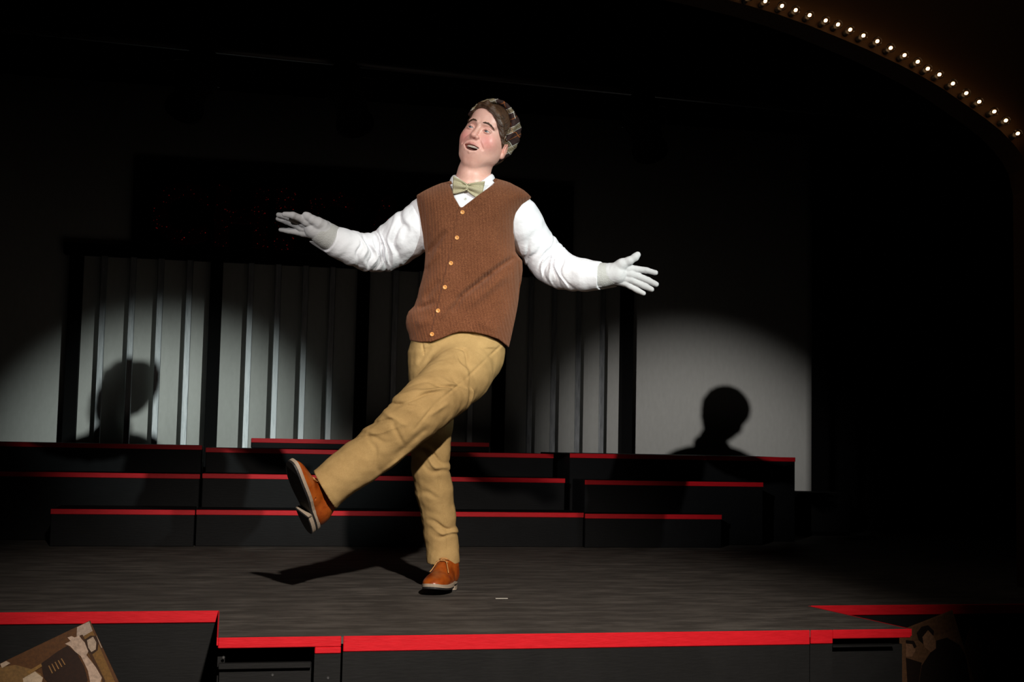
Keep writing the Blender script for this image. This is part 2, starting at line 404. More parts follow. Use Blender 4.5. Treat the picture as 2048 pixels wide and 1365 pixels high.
# ------------------------------------------------------------------ slatted screen in front of the backdrop
YS = 8.19
root = empty('slatted_screen', (X(700, 900, YS), YS, 0))
zs = zat(700, 536, YS)
for px in ((141), (427), (723), (999), (1253)):
    # the measured column position half way up
    x = X(px, 800 if px < 300 else 720, YS)
    MB().box((x-.038, YS-.03, 0), (x+.038, YS+.045, zs), .003).build('post', M_BLACK, root)
for px in (196.5, 255, 311, 369, 492, 547, 602, 656, 783, 836, 888, 938, 1056, 1103, 1152, 1200):
    x = X(px+4, 720, YS); wd = .019 if px < 1000 else .016
    MB().box((x-wd, YS-.014, 0), (x+wd, YS+.014, zs), .003).build('slat', M_GLOSS, root)
xl_ = X(141, 520, YS)-.04; xr_ = X(1253, 520, YS)+.04
MB().box((xl_, YS-.035, zs), (xr_, YS+.05, zs+.07), .003).build('header_beam', M_BLACK, root)
MB().box((xl_, YS-.03, .0), (xr_, YS+.045, .06), .003).build('bottom_rail', M_BLACK, root)
tag(root, 'black screen of upright slats and posts standing in front of the pale backdrop', 'screen')
# thin cable hanging by the slats on the right
pts = [atY(1143+3*math.sin(t*5), 560+t*345, YS+.08) for t in np.linspace(0, 1, 14)]
o = MB().tube(pts, .004, 6).build('cable', M_BLACK, smooth=True, origin=pts[-1]); tag(o, 'thin black cable hanging down between slats right of the performer', 'cable')

# ------------------------------------------------------------------ glitter sign CHICAGO
M_GLIT = material('red_glitter', (.10, .004, .006, 1), .35, .5)
M_FLAKE = material('red_glitter_flakes', (.9, .03, .03, 1), .12, 1.0)
xs0 = X(265, 430, YS); xs1 = X(1146, 430, YS)
zt = zat(700, 345, YS); zb = zs+.09
root = empty('marquee_sign', ((xs0+xs1)/2, YS, zb))
MB().box((xs0, YS-.02, zb), (xs1, YS+.03, zt), .004).build('backing_board', M_BLACK, root)
tw = (xs1-xs0)
widths = {'C': 120, 'H': 118, 'I': 44, 'A': 128, 'G': 124, 'O': 128}
x = X(305, 430, YS); scale = (X(430, 430, YS)-X(300, 430, YS))/130
lz0 = zat(360, 492, YS); lz1 = zat(360, 368, YS)
for ch in 'CHICAGO':
    cu = bpy.data.curves.new('letter', 'FONT'); cu.body = ch; cu.extrude = .02; cu.bevel_depth = .004; cu.offset = .02; cu.size = .5; cu.resolution_u = 6
    ob = bpy.data.objects.new('letter', cu); col.objects.link(ob)
    me = bpy.data.meshes.new_from_object(ob.evaluated_get(bpy.context.evaluated_depsgraph_get()))
    bpy.data.objects.remove(ob)
    vv = np.array([q.co[:] for q in me.vertices]); ff = [tuple(p.vertices) for p in me.polygons]
    mn = vv.min(0); mxx = vv.max(0); wl = widths[ch]*scale*.93
    vv[:, 0] = x + (vv[:, 0]-mn[0])/(mxx[0]-mn[0])*wl
    zz = lz0 + (vv[:, 1]-mn[1])/(mxx[1]-mn[1])*(lz1-lz0)
    yy = YS-.022-.015-(vv[:, 2])
    verts = np.stack([vv[:, 0], yy, zz], 1); nf = len(ff); verts = verts.tolist(); mi = [0]*nf
    # loose glitter flakes on the front face
    yfr = min(q[1] for q in verts)
    tris = []
    for f_ in ff:
        pv = [Vector(verts[i]) for i in f_]
        if all(abs(q.y-yfr) < .006 for q in pv):
            for a in range(1, len(pv)-1):
                A = (pv[a]-pv[0]).cross(pv[a+1]-pv[0]).length/2
                tris.append((A, pv[0], pv[a], pv[a+1]))
    tot = sum(t_[0] for t_ in tris)
    wts = [t_[0] for t_ in tris]
    for _ in range(520):
        t_ = random.choices(tris, wts)[0]; a, b_ = random.random(), random.random()
        if a+b_ > 1: a, b_ = 1-a, 1-b_
        p = t_[1]+(t_[2]-t_[1])*a+(t_[3]-t_[1])*b_; p.y = yfr-.003
        nrm = Vector((random.gauss(0, .34), -1, random.gauss(0, .34))).normalized()
        u_ = nrm.orthogonal().normalized(); v_ = nrm.cross(u_); s_ = random.uniform(.0022, .0042)
        k0 = len(verts)
        for j in range(5): verts.append(tuple(p+(u_*math.cos(j*1.2566)+v_*math.sin(j*1.2566))*s_))
        ff.append(tuple(range(k0, k0+5))); mi.append(1)
    mesh_obj('letter', verts, ff, None, root, mats=[M_GLIT, M_FLAKE], fmat=mi)
    x += (widths[ch]+14)*scale*.93
tag(root, 'black sign board with red glitter letters CHICAGO over the slatted screen', 'sign')

sp_ = atZ(1003, 1198)
o = MB().box((sp_.x-.022, sp_.y-.006, .0), (sp_.x+.022, sp_.y+.006, .0012)).build('paper_scrap', material('pale_paper', (.5, .48, .42, 1), .8), origin=tuple(sp_)); tag(o, 'tiny pale scrap of paper lying on the black stage floor', 'paper scrap')
# ------------------------------------------------------------------ sepia photo prints fixed to the set-back apron faces
PM = {}
def sepia(c):
    if c not in PM:
        m = material('sepia_ink_%d' % (len(PM)+1), lin(*c), .55, 0, .3); k = N(m)
        n_ = k.noise(k.coord((1, 1, 1)), 90, 5, .7)
        k.l(k.mix(.35, lin(*c), k.ramp(n_, [(.35, lin(*[int(q*.55) for q in c])), (.65, lin(*[min(255, int(q*1.25)) for q in c]))])), k.b.inputs['Base Color'])
        PM[c] = m
    return PM[c]
def photo_print(corner, d1, d2, l1, l2, zoom, ox, shapes, base_c, label):
    Yp = YB-(.012 if l1 > .2 else .004)
    c0 = atY(corner[0], corner[1], Yp); a_ = atY(corner[0]+d1[0], corner[1]+d1[1], Yp)-c0; b_ = atY(corner[0]+d2[0], corner[1]+d2[1], Yp)-c0
    a_.normalize(); b_ = (b_-a_*a_.dot(b_)).normalized()
    root = empty('photo_print', c0+a_*l1/2+b_*l2)
    P4 = [c0, c0+a_*l1, c0+a_*l1+b_*l2, c0+b_*l2]
    vs = [tuple(p) for p in P4]+[(p.x, p.y+.004, p.z) for p in P4]
    mesh_obj('card', vs, [(0, 1, 2, 3), (7, 6, 5, 4), (0, 4, 5, 1), (1, 5, 6, 2), (2, 6, 7, 3), (3, 7, 4, 0)], sepia(base_c), root)
    vs = []; fs = []; mats = []; fm = []
    for li, (colr_, pts) in enumerate(shapes):
        m = sepia(colr_)
        if m not in mats: mats.append(m)
        n0 = len(vs)
        for zx, zy in pts:
            q = atY(ox+zx/zoom, 1180+zy/zoom, Yp)-c0
            u_ = min(max(q.dot(a_), .001), l1-.001); v_ = min(max(q.dot(b_), .001), l2-.001)
            p = c0+a_*u_+b_*v_; vs.append((p.x, Yp-.0006-.00025*li, p.z))
        fs.append(tuple(range(n0, len(vs)))); fm.append(mats.index(m))
    mesh_obj('picture', vs, fs, None, root, mats=mats, fmat=fm)
    tag(root, label, 'photograph')
shp = [((105, 75, 35), [(436, 262), (527, 235), (660, 540), (700, 700), (560, 700), (520, 400)]),
       ((150, 132, 118), [(505, 176), (436, 208), (436, 266), (470, 268), (527, 235)]),
       ((60, 36, 16), [(452, 262), (470, 256), (600, 520), (590, 540)]),
       ((45, 26, 12), [(480, 285), (515, 262), (548, 262), (562, 300), (556, 345), (525, 368), (495, 350)]),
       ((150, 132, 115), [(495, 288), (530, 268), (548, 300), (545, 340), (520, 355), (502, 330)]),
       ((150, 132, 115), [(548, 262), (560, 258), (590, 328), (575, 330)]),
       ((38, 20, 10), [(235, 420), (330, 350), (385, 318), (440, 365), (480, 440), (500, 515), (470, 560), (300, 560), (250, 500)]),
       ((165, 142, 124), [(370, 308), (402, 292), (384, 272), (408, 264), (425, 272), (450, 262), (468, 285), (482, 300), (503, 352), (492, 372), (545, 440), (580, 500), (560, 560), (520, 560), (500, 460), (460, 378), (430, 355), (400, 322)]),
       ((110, 82, 46), [(0, 440), (90, 428), (180, 452), (235, 480), (245, 560), (0, 700)]),
       ((170, 150, 126), [(130, 505), (200, 465), (245, 500), (230, 560), (140, 560)]),
       ((165, 145, 125), [(0, 418), (36, 404), (60, 418), (12, 446)]),
       ((120, 88, 45), [(150, 468), (235, 420), (240, 436), (170, 480)])]
for i in range(5): shp.append(((130, 95, 55), [(275+i*18, 432-i*10), (281+i*18, 430-i*10), (302+i*18, 474-i*12), (296+i*18, 476-i*12)]))
photo_print((180, 1242), (-180, 86), (52, 123), .46, .34, 2.844, 0, shp, (78, 48, 22), 'sepia photo print with a raised hand, tilted on the left stage front')
shp2 = [((95, 66, 44), [(1345, 235), (1590, 140), (1620, 250), (1340, 330)]),
        ((135, 98, 72), [(1398, 300), (1440, 250), (1472, 288), (1487, 322), (1492, 372), (1458, 398), (1418, 362)]),
        ((28, 17, 11), [(1368, 275), (1398, 235), (1440, 225), (1478, 262), (1474, 292), (1440, 256), (1405, 300), (1412, 345), (1380, 318)]),
        ((26, 16, 11), [(1492, 322), (1560, 303), (1640, 350), (1680, 420), (1900, 1300), (1300, 1300), (1400, 480), (1455, 398), (1490, 372)]),
        ((135, 98, 72), [(1300, 335), (1350, 340), (1360, 385), (1338, 425), (1300, 425)]),
        ((28, 17, 11), [(1300, 318), (1350, 325), (1368, 360), (1352, 372), (1340, 345), (1300, 340)]),
        ((30, 18, 12), [(1300, 430), (1400, 462), (1378, 1100), (1250, 1100)])]
photo_print((1400+1595/3.16, 1180+130/3.16), (-255, 100), (125, 455), .30, .36, 3.16, 1400, shp2, (105, 74, 50), 'dark sepia photo print of a dark-haired man in suit on right stage front')
photo_print((1400+1890/3.16, 1180+310/3.16), (-90, -40), (-20, 275), .12, .30, 3.16, 1400, [((60, 38, 24), [(1800, 290), (1880, 325), (1868, 500), (1790, 480)])], (75, 50, 34), 'narrow dark sepia photo print nearest the right edge of the stage front')

# ==================================================================== the performer
# Rigid local frame: x to the camera's right, y up, w towards the hall, metres, origin 4.72 m into the stage
D0 = 4.72
R3 = np.array([list(_r), list(_u), list(-_f)])          # rows: local axes in world
ORG = np.array(list(CAM)) + np.array(list(_f))*D0
def L(px, py, w=0.0):
    d = D0 - w
    return np.array([(px-1024)*d/F, (682.5-py)*d/F, w])
def toW(v): return ORG + np.asarray(v) @ R3
def fromW(v): return (np.asarray(v) - ORG) @ R3.T
def rpx(r, w=0.0): return r*(D0-w)/F

def surfnet(Fd, xs, ys, zs):
    S = Fd < 0
    nx, ny, nz = S.shape
    c = np.zeros((nx-1, ny-1, nz-1), np.int8)
    for dx in (0, 1):
        for dy in (0, 1):
            for dz in (0, 1): c += S[dx:nx-1+dx, dy:ny-1+dy, dz:nz-1+dz]
    act = (c > 0) & (c < 8)
    I, J, K = np.nonzero(act)
    idx = -np.ones(act.shape, np.int64); idx[I, J, K] = np.arange(len(I))
    acc = np.zeros((len(I), 3)); cnt = np.zeros(len(I))
    corners = [(a, b, d) for a in (0, 1) for b in (0, 1) for d in (0, 1)]
    for p in corners:
        for ax in range(3):
            if p[ax] == 1: continue
            q = list(p); q[ax] = 1
            f0 = Fd[I+p[0], J+p[1], K+p[2]]; f1 = Fd[I+q[0], J+q[1], K+q[2]]
            m = (f0 < 0) != (f1 < 0)
            t = np.where(m, f0/np.where(m, f0-f1, 1), 0)
            P = np.stack([xs[I+p[0]], ys[J+p[1]], zs[K+p[2]]], 1); Q = np.stack([xs[I+q[0]], ys[J+q[1]], zs[K+q[2]]], 1)
            acc += np.where(m[:, None], P+(Q-P)*t[:, None], 0); cnt += m
    V = acc/np.maximum(cnt, 1)[:, None]
    quads = []
    for ax in range(3):
        a1, a2 = [(1, 2), (2, 0), (0, 1)][ax]
        s0 = [slice(0, S.shape[i]) for i in range(3)]; s1 = list(s0)
        s0[ax] = slice(0, S.shape[ax]-1); s1[ax] = slice(1, S.shape[ax])
        A = S[tuple(s0)]; B = S[tuple(s1)]
        E = A != B
        i = list(np.nonzero(E)); ok = (i[a1] >= 1) & (i[a2] >= 1) & (i[a1] < S.shape[a1]-1) & (i[a2] < S.shape[a2]-1)
        i = [q[ok] for q in i]; inside0 = A[i[0], i[1], i[2]]
        def cell(d1, d2):
            j = [q.copy() for q in i]; j[a1] -= d1; j[a2] -= d2
            return idx[j[0], j[1], j[2]]
        q = np.stack([cell(1, 1), cell(0, 1), cell(0, 0), cell(1, 0)], 1)
        q[~inside0] = q[~inside0][:, ::-1]
        quads.append(q)
    return V, np.concatenate(quads)

def smin(a, b, k):
    if k <= 0: return np.minimum(a, b)
    h = np.clip(.5+.5*(b-a)/k, 0, 1)
    return b*(1-h)+a*h - k*h*(1-h)

class Field:
    def __init__(s, lo, hi, vox, xs=None, ys=None, zs=None):
        s.ax = [np.arange(lo[i], hi[i]+vox, vox) if q is None else q for i, q in enumerate((xs, ys, zs))]
        s.F = np.full([len(a) for a in s.ax], .5, np.float32)
    def sl(s, lo, hi):
        r = []
        for i in range(3):
            a = max(0, np.searchsorted(s.ax[i], lo[i])-1); b = min(len(s.ax[i]), np.searchsorted(s.ax[i], hi[i])+1)
            if b-a < 1: return None
            r.append(slice(a, b))
        return tuple(r)
    def grid(s, r):
        return (s.ax[0][r[0]][:, None, None], s.ax[1][r[1]][None, :, None], s.ax[2][r[2]][None, None, :])
    def apply(s, fn, lo, hi, k=0.0, mode='add', pad=.03):
        r = s.sl(np.asarray(lo)-pad-k, np.asarray(hi)+pad+k)
        if r is None: return
        X_, Y_, Z_ = s.grid(r)
        d = fn(X_, Y_, Z_)
        cur = s.F[r]
        if mode == 'add': s.F[r] = smin(cur, d, k)
        elif mode == 'sub': s.F[r] = -smin(-cur, d, k)
        elif mode == 'and': s.F[r] = -smin(-cur, -d, k)
        elif mode == 'disp': s.F[r] = cur + d
    def cone(s, a, b, ra, rb, k=.0, mode='add', dz=1.0):
        """round cone; dz < 1 flattens it along w"""
        a = np.asarray(a, float); b = np.asarray(b, float)
        def fn(X_, Y_, Z_):
            d = b-a; dd = d @ d
            px, py, pz = X_-a[0], Y_-a[1], Z_-a[2]
            t = np.clip((px*d[0]+py*d[1]+pz*d[2])/max(dd, 1e-12), 0, 1)
            return np.sqrt((px-d[0]*t)**2+(py-d[1]*t)**2+((pz-d[2]*t)/dz)**2) - (ra+(rb-ra)*t)
        m = max(ra, rb)
        s.apply(fn, np.minimum(a, b)-m, np.maximum(a, b)+m, k, mode)
    def chain(s, pts, k=.01, mode='add', dz=1.0):
        for (a, ra), (b, rb) in zip(pts[:-1], pts[1:]): s.cone(a, b, ra, rb, k, mode, dz)
    def ell(s, c, r, k=0, mode='add', R=None, pad=.02):
        """ellipsoid, R rows = its axes in field space"""
        c = np.asarray(c, float); r = np.asarray(r, float); R = np.eye(3) if R is None else R
        m = np.abs(R.T) @ r if R is not None else r
        def fn(X_, Y_, Z_):
            px, py, pz = X_-c[0], Y_-c[1], Z_-c[2]
            q = [(R[i, 0]*px+R[i, 1]*py+R[i, 2]*pz)/r[i] for i in range(3)]
            n_ = np.sqrt(q[0]**2+q[1]**2+q[2]**2)
            g = np.sqrt((q[0]/r[0])**2+(q[1]/r[1])**2+(q[2]/r[2])**2)+1e-9
            return n_*(n_-1)/g
        m = np.sqrt(((R*r[:, None])**2).sum(0))
        s.apply(fn, c-m, c+m, k, mode, pad)
    def mesh(s): return surfnet(s.F, *s.ax)

def smooth_mesh(V, Q, it=2, lam=.5):
    n_ = len(V)
    e = np.concatenate([Q[:, [0, 1]], Q[:, [1, 2]], Q[:, [2, 3]], Q[:, [3, 0]]])
    e = np.concatenate([e, e[:, ::-1]])
    deg = np.bincount(e[:, 0], minlength=n_).astype(float)
    for _ in range(it):
        for l_ in (lam, -lam*1.04):
            acc = np.stack([np.bincount(e[:, 0], weights=V[e[:, 1], i], minlength=n_) for i in range(3)], 1)
            V = V + l_*(acc/np.maximum(deg, 1)[:, None]-V)
    return V
def sdf_obj(name, fld, mat, parent, it=2, mats=None, fm=None):
    V, Q = fld.mesh(); V = smooth_mesh(V, Q, it)
    kw = {}
    o = fast_mesh(name, toW(V), Q, mat, parent)
    at = o.data.attributes.new('rest', 'FLOAT_VECTOR', 'POINT'); at.data.foreach_set('vector', V.astype(np.float32).ravel())
    return o, V, Q
def fast_mesh(name, V, Q, mat, parent):
    me = bpy.data.meshes.new(name)
    org = np.array(world_of(parent)); V = V-org
    me.vertices.add(len(V)); me.vertices.foreach_set('co', V.astype(np.float32).ravel())
    me.loops.add(Q.size); me.loops.foreach_set('vertex_index', Q.astype(np.int32).ravel())
    me.polygons.add(len(Q)); me.polygons.foreach_set('loop_start', np.arange(0, Q.size, 4, dtype=np.int32))
    me.polygons.foreach_set('loop_total', np.full(len(Q), 4, np.int32)) if False else None
    me.update(calc_edges=True); me.validate()
    me.polygons.foreach_set('use_smooth', [True]*len(me.polygons))
    if mat: me.materials.append(mat)
    o = bpy.data.objects.new(name, me); col.objects.link(o); o.parent = parent
    return o
def attr_col(o, rgb):
    c = np.concatenate([rgb, np.ones((len(rgb), 1))], 1).astype(np.float32)
    a = o.data.color_attributes.new('tint', 'FLOAT_COLOR', 'POINT'); a.data.foreach_set('color', c.ravel())
def polyd(P, X_, Y_):
    """signed distance to polygon P (inside negative)"""
    P = np.asarray(P); d = np.full(np.broadcast(X_, Y_).shape, 1e9); ins = np.zeros(d.shape, bool)
    for i in range(len(P)):
        a = P[i]; b = P[(i+1) % len(P)]; e = b-a
        wx = X_-a[0]; wy = Y_-a[1]
        t = np.clip((wx*e[0]+wy*e[1])/(e@e+1e-12), 0, 1)
        d = np.minimum(d, (wx-e[0]*t)**2+(wy-e[1]*t)**2)
        c = ((a[1] <= Y_) & (b[1] > Y_)) | ((b[1] <= Y_) & (a[1] > Y_))
        xi = a[0]+(Y_-a[1])/(e[1] if abs(e[1]) > 1e-12 else 1e-12)*e[0]
        ins ^= c & (X_ < xi)
    d = np.sqrt(d); return np.where(ins, -d, d)
def inflate(P, T, Rr, wc):
    """fn giving a rounded body whose outline is the polygon P, half thickness T"""
    def fn(X_, Y_, Z_):
        d2 = polyd(P, X_[:, :, 0], Y_[:, :, 0])
        a = np.maximum(0, 1+d2/Rr); b_ = a.copy()
        for _ in range(60):
            e_ = np.pad(b_, 1, mode='edge'); b_ = (e_[1:-1, :-2]+e_[1:-1, 2:]+e_[:-2, 1:-1]+e_[2:, 1:-1])/4
        t_ = np.clip(-d2/.03, 0, 1); t_ = t_*t_*(3-2*t_); a = (a*(1-t_)+b_*t_)[:, :, None]
        zz = (Z_-(wc(X_, Y_) if callable(wc) else wc))/T
        return (np.sqrt(a**2+zz**2)-1)*min(Rr, T)
    return fn
def fold2d(segs):
    """crease/ridge displacement painted in the x-y plane by segments (x0,y0,x1,y1,width,amp,z side)"""
    def fn(X_, Y_, Z_):
        x2, y2 = X_[:, :, 0], Y_[:, :, 0]; tot = np.zeros(np.broadcast(x2, y2).shape)
        for (x0, y0, x1, y1, wd, am) in segs:
            ex, ey = x1-x0, y1-y0; ll = ex*ex+ey*ey
            t = np.clip(((x2-x0)*ex+(y2-y0)*ey)/ll, 0, 1)
            d = np.sqrt((x2-x0-ex*t)**2+(y2-y0-ey*t)**2)
            tt = ((x2-x0)*ex+(y2-y0)*ey)/ll
            fade = np.clip(1-np.abs(2*tt-1)**3*.9, 0, 1)*(d < wd*4)
            tot += am*np.exp(-(d/wd)**2)*fade
        return tot[:, :, None]*np.ones_like(Z_)
    return fn
def wob(X_, Y_, Z_, f, seed=0):
    rs = np.random.RandomState(seed); out_ = 0
    for i in range(5):
        k_ = rs.normal(size=3)*f; out_ = out_+np.sin(X_*k_[0]+Y_*k_[1]+Z_*k_[2]+rs.uniform(0, 6.28))
    return out_/5

# ------------------------------------------------------------------ clothing and skin materials
M_SKIN = material('skin', (.66, .36, .27, 1), .42, 0, .45)
bs = M_SKIN.node_tree.nodes['Principled BSDF']
bs.inputs['Subsurface Weight'].default_value = .12; bs.inputs['Subsurface Radius'].default_value = (.012, .004, .002); bs.inputs['Subsurface Scale'].default_value = 1
k = N(M_SKIN); at_ = k.n('ShaderNodeAttribute', attribute_name='tint'); nz = k.noise(k.coord((1, 1, 1), attr='rest'), 120, 3)
k.l(k.mix(.12, at_.outputs['Color'], k.ramp(nz, [(.3, (.5, .22, .16, 1)), (.7, (.8, .5, .4, 1))])), k.b.inputs['Base Color'])
k.bump(k.noise(k.coord((1, 1, 1), attr='rest'), 700, 2), .05, .001)
M_HAIR = material('brown_hair', (.055, .028, .014, 1), .42, 0, .5)
k = N(M_HAIR); at_ = k.n('ShaderNodeAttribute', attribute_name='strand'); mp = k.n('ShaderNodeMapping'); mp.inputs['Scale'].default_value = (1, 1, 1)
k.l(at_.outputs['Vector'], mp.inputs['Vector']); nz = k.noise(mp.outputs[0], 1, 4, .65)
k.l(k.ramp(nz, [(.3, (.028, .014, .008, 1)), (.55, (.075, .036, .018, 1)), (.8, (.15, .08, .042, 1))]), k.b.inputs['Base Color']); k.bump(nz, .6, .004)
M_SHIRT = material('white_cotton_shirt', (.77, .77, .80, 1), .75, 0, .2)
k = N(M_SHIRT); k.bump(k.noise(k.coord((1, 1, 1), attr='rest'), 38, 3, .5), .22, .012)
M_GLOVE = material('white_cotton_glove', (.60, .60, .61, 1), .8, 0, .2)
k = N(M_GLOVE); k.bump(k.noise(k.coord((1, 1, 1), attr='rest'), 70, 3, .5), .2, .008)
M_CUFF = material('grey_knit_glove_cuff', (.50, .50, .48, 1), .9, 0, .1)
k = N(M_CUFF); k.bump(k.noise(k.coord((1, 1, 1), attr='rest'), 260, 3, .6), .5, .006)
M_VEST = material('brown_wool_vest', (.16, .055, .025, 1), .95, 0, .1)
k = N(M_VEST)
vr = k.coord((1, 1, 1), attr='rest')
n1 = k.noise(vr, 330, 3, .7); n2 = k.noise(vr, 14, 3, .5)
base = k.ramp(n1, [(.28, (.055, .017, .008, 1)), (.5, (.145, .051, .022, 1)), (.72, (.30, .118, .054, 1))])
k.l(k.mix(.35, base, k.ramp(n2, [(.3, (.075, .026, .012, 1)), (.7, (.135, .050, .025, 1))])), k.b.inputs['Base Color'])
ribv = k.n('ShaderNodeAttribute', attribute_name='rib').outputs['Fac']
rib = k.math('SINE', k.math('MULTIPLY', ribv, 2*math.pi/.0115))
h_ = k.math('ADD', k.math('MULTIPLY', rib, .26), k.math('MULTIPLY', n1, 1.0)); k.bump(h_, .75, .0045)
k.b.inputs['Sheen Weight'].default_value = .25; k.b.inputs['Sheen Tint'].default_value = (.9, .5, .35, 1)
M_KHAKI = material('khaki_cotton', (.36, .255, .125, 1), .85, 0, .15)
k = N(M_KHAKI); vr = k.coord((1, 1, 1), attr='rest'); n1 = k.noise(vr, 18, 4, .6); n3 = k.noise(vr, 420, 2, .6)
k.l(k.mix(.25, k.ramp(n1, [(.3, (.30, .195, .075, 1)), (.7, (.39, .26, .105, 1))]), k.ramp(n3, [(.3, (.22, .14, .06, 1)), (.7, (.46, .31, .14, 1))])), k.b.inputs['Base Color'])
k.bump(k.math('ADD', k.noise(vr, 15, 3, .5), k.math('MULTIPLY', n3, .05)), .3, .012)
M_LEATHER = material('tan_leather', (.33, .085, .012, 1), .33, 0, .5)
k = N(M_LEATHER); vr = k.coord((1, 1, 1), attr='rest')
k.l(k.ramp(k.noise(vr, 22, 4, .6), [(.3, (.17, .026, .003, 1)), (.7, (.36, .080, .009, 1))]), k.b.inputs['Base Color']); k.bump(k.noise(vr, 60, 4), .25, .004)
M_SOLE = material('dark_rubber_sole', (.012, .011, .011, 1), .6)
M_WELT = material('pale_sole_edge', (.30, .24, .18, 1), .7)
M_LACE = material('tan_lace', (.42, .20, .06, 1), .8)
M_SOCKS = material('dark_sock', (.01, .01, .012, 1), .95)
M_BUTTON = material('amber_button', (.62, .27, .07, 1), .25, 0, .6)
M_WBUTTON = material('pearl_button', (.55, .56, .50, 1), .25, 0, .6)
M_EYE = material('eyeball', (.8, .78, .75, 1), .12, 0, .6)
k = N(M_EYE); k.l(k.n('ShaderNodeAttribute', attribute_name='tint').outputs['Color'], k.b.inputs['Base Color'])
M_TEETH = material('teeth', (.86, .82, .70, 1), .2, 0, .5)
M_MOUTH = material('mouth_inside', (.10, .015, .015, 1), .4)
foot = atZ(884, 1186)
person = empty('person', (foot.x, foot.y, 0))
tag(person, 'person in plaid cap, brown knitted vest and white gloves, kicking one leg, arms spread', 'person')

# ---- head frame
def rot(ax, a):
    c, s = math.cos(a), math.sin(a)
    if ax == 'x': return np.array([[1, 0, 0], [0, c, -s], [0, s, c]])
    if ax == 'y': return np.array([[c, 0, s], [0, 1, 0], [-s, 0, c]])
    return np.array([[c, -s, 0], [s, c, 0], [0, 0, 1]])
RD = math.radians
HR = rot('z', RD(-19)) @ rot('y', RD(-22)) @ rot('x', RD(-1))       # columns: head axes in local frame
HS = 1.04
HC = L(959, 258, .06) - HR @ (np.array([0, .012, .080])*HS)
def H(x, y, z): return HC + HR @ (np.array([x, y, z])*HS)
def toH(V): return (V-HC) @ HR / HS
def hell(fd, c, r, k=0, mode='add', tilt=None):
    RR = HR if tilt is None else HR @ tilt
    fd.ell(H(*c), np.array(r)*HS, k, mode, RR.T)
def hcone(fd, a, b, ra, rb, k=0, mode='add'): fd.cone(H(*a), H(*b), ra*HS, rb*HS, k, mode)

# ---- joints (traced in the photograph, given real depth)
SH_L = L(866, 432, -.02); SH_R = L(1030, 424, -.02)
EL_L = L(775, 508, -.09); WR_L = L(660, 474, .04)
EL_R = L(1100, 530, -.10); WR_R = L(1212, 549, .02)
HIP_R = L(955, 722, .02); HIP_L = L(868, 722, -.01)
KN_K = L(818, 838, .32); AN_K = L(650, 984, .32)
KN_S = L(866, 880, .01); AN_S = L(886, 1125, -.06)

# ---- continuous body: fine grid round the head, coarse elsewhere
hx0, hx1 = HC[0]-.125, HC[0]+.125; hy0, hy1 = HC[1]-.19, HC[1]+.15; hz0, hz1 = HC[2]-.15, HC[2]+.15
v_ = .0016
def axis(lo, a, b, hi, fine, coarse=.014):
    return np.concatenate([np.arange(lo, a, coarse), np.arange(a, b, fine), np.arange(b, hi, coarse)])
B = Field(None, None, v_, axis(-.85, hx0, hx1, .56, v_), axis(-.92, hy0, hy1, .9, v_), axis(-.28, hz0, hz1, .45, v_))
# skull and face
hell(B, (0, .033, -.014), (.076, .086, .094))
hell(B, (-.002, -.018, .024), (.075, .084, .066), .03)
hell(B, (0, -.060, .034), (.050, .050, .047), .035)               # jaw
B.cone(H(-.030, -.083, .052), H(.030, -.083, .052), .025, .025, .02)
hcone(B, (-.010, -.104, .062), (.010, -.104, .062), .017, .017, .025)   # chin
for s in (-1, 1):
    hell(B, (s*.049, -.048, .010), (.020, .036, .032), .035)         # jaw corner
    hell(B, (s*.039, -.024, .060), (.024, .024, .021), .028)        # cheek
    hcone(B, (s*.010, .033, .087), (s*.046, .033, .070), .008, .007, .012)   # brow ridge
hell(B, (0, .062, .052), (.050, .034, .036), .025)                 # forehead
for s in (-1, 1): hell(B, (s*.032, .011, .100), (.018, .0120, .018), .014, 'sub')    # sockets
# nose
hcone(B, (0, .024, .086), (0, -.012, .102), .0065, .0085, .010)
hell(B, (0, -.019, .106), (.0115, .0100, .0115), .008)
for s in (-1, 1): hell(B, (s*.0125, -.0225, .097), (.0065, .0065, .009), .006)
for s in (-1, 1): hell(B, (s*.0062, -.0295, .103), (.0030, .0030, .005), .002, 'sub')
# smile lines and mouth mound
hell(B, (0, -.060, .074), (.036, .028, .020), .028)
for s in (-1, 1):
    B.cone(H(s*.020, -.027, .0975), H(s*.041, -.054, .086), .0020, .0018, .008, 'sub')
# lips
up = [(-.032, -0.0520, .078), (-.018, -0.0495, .0915), (-.006, -0.0480, .0970), (0, -0.0488, .0975), (.006, -0.0480, .0970), (.018, -0.0495, .0915), (.032, -0.0520, .078)]
lo_ = [(-.031, -.0560, .078), (-.018, -.0710, .0880), (0, -.0765, .0905), (.018, -.0710, .0880), (.031, -.0560, .078)]
for P_, r_ in ((up, .0036), (lo_, .0056)):
    for a, b in zip(P_[:-1], P_[1:]): hcone(B, a, b, r_, r_, .004)
hell(B, (0, -.0615, .090), (.0245, .0095, .022), .003, 'sub')
hell(B, (0, -.0570, .090), (.0290, .0052, .024), .003, 'sub')
# lids
for s in (-1, 1):
    hell(B, (s*.032, .0095, .0775), (.0152, .0120, .0135), .004)
    hcone(B, (s*.044, .0105, .0835), (s*.032, .0165, .0905), .0018, .0020, .004)
    hcone(B, (s*.032, .0165, .0905), (s*.020, .0100, .0865), .0020, .0018, .004)
    hell(B, (s*.032, .0088, .090), (.0118, .0030, .016), .0012, 'sub')
# ears
for s in (-1, 1):
    t_ = rot('y', RD(s*22))
    hell(B, (s*.080, -.024, -.008), (.0075, .026, .020), .006, 'add', t_)
    hell(B, (s*.0895, -.021, -.002), (.0065, .015, .0110), .004, 'sub', t_)
    hell(B, (s*.078, -.046, -.002), (.0075, .011, .010), .006)
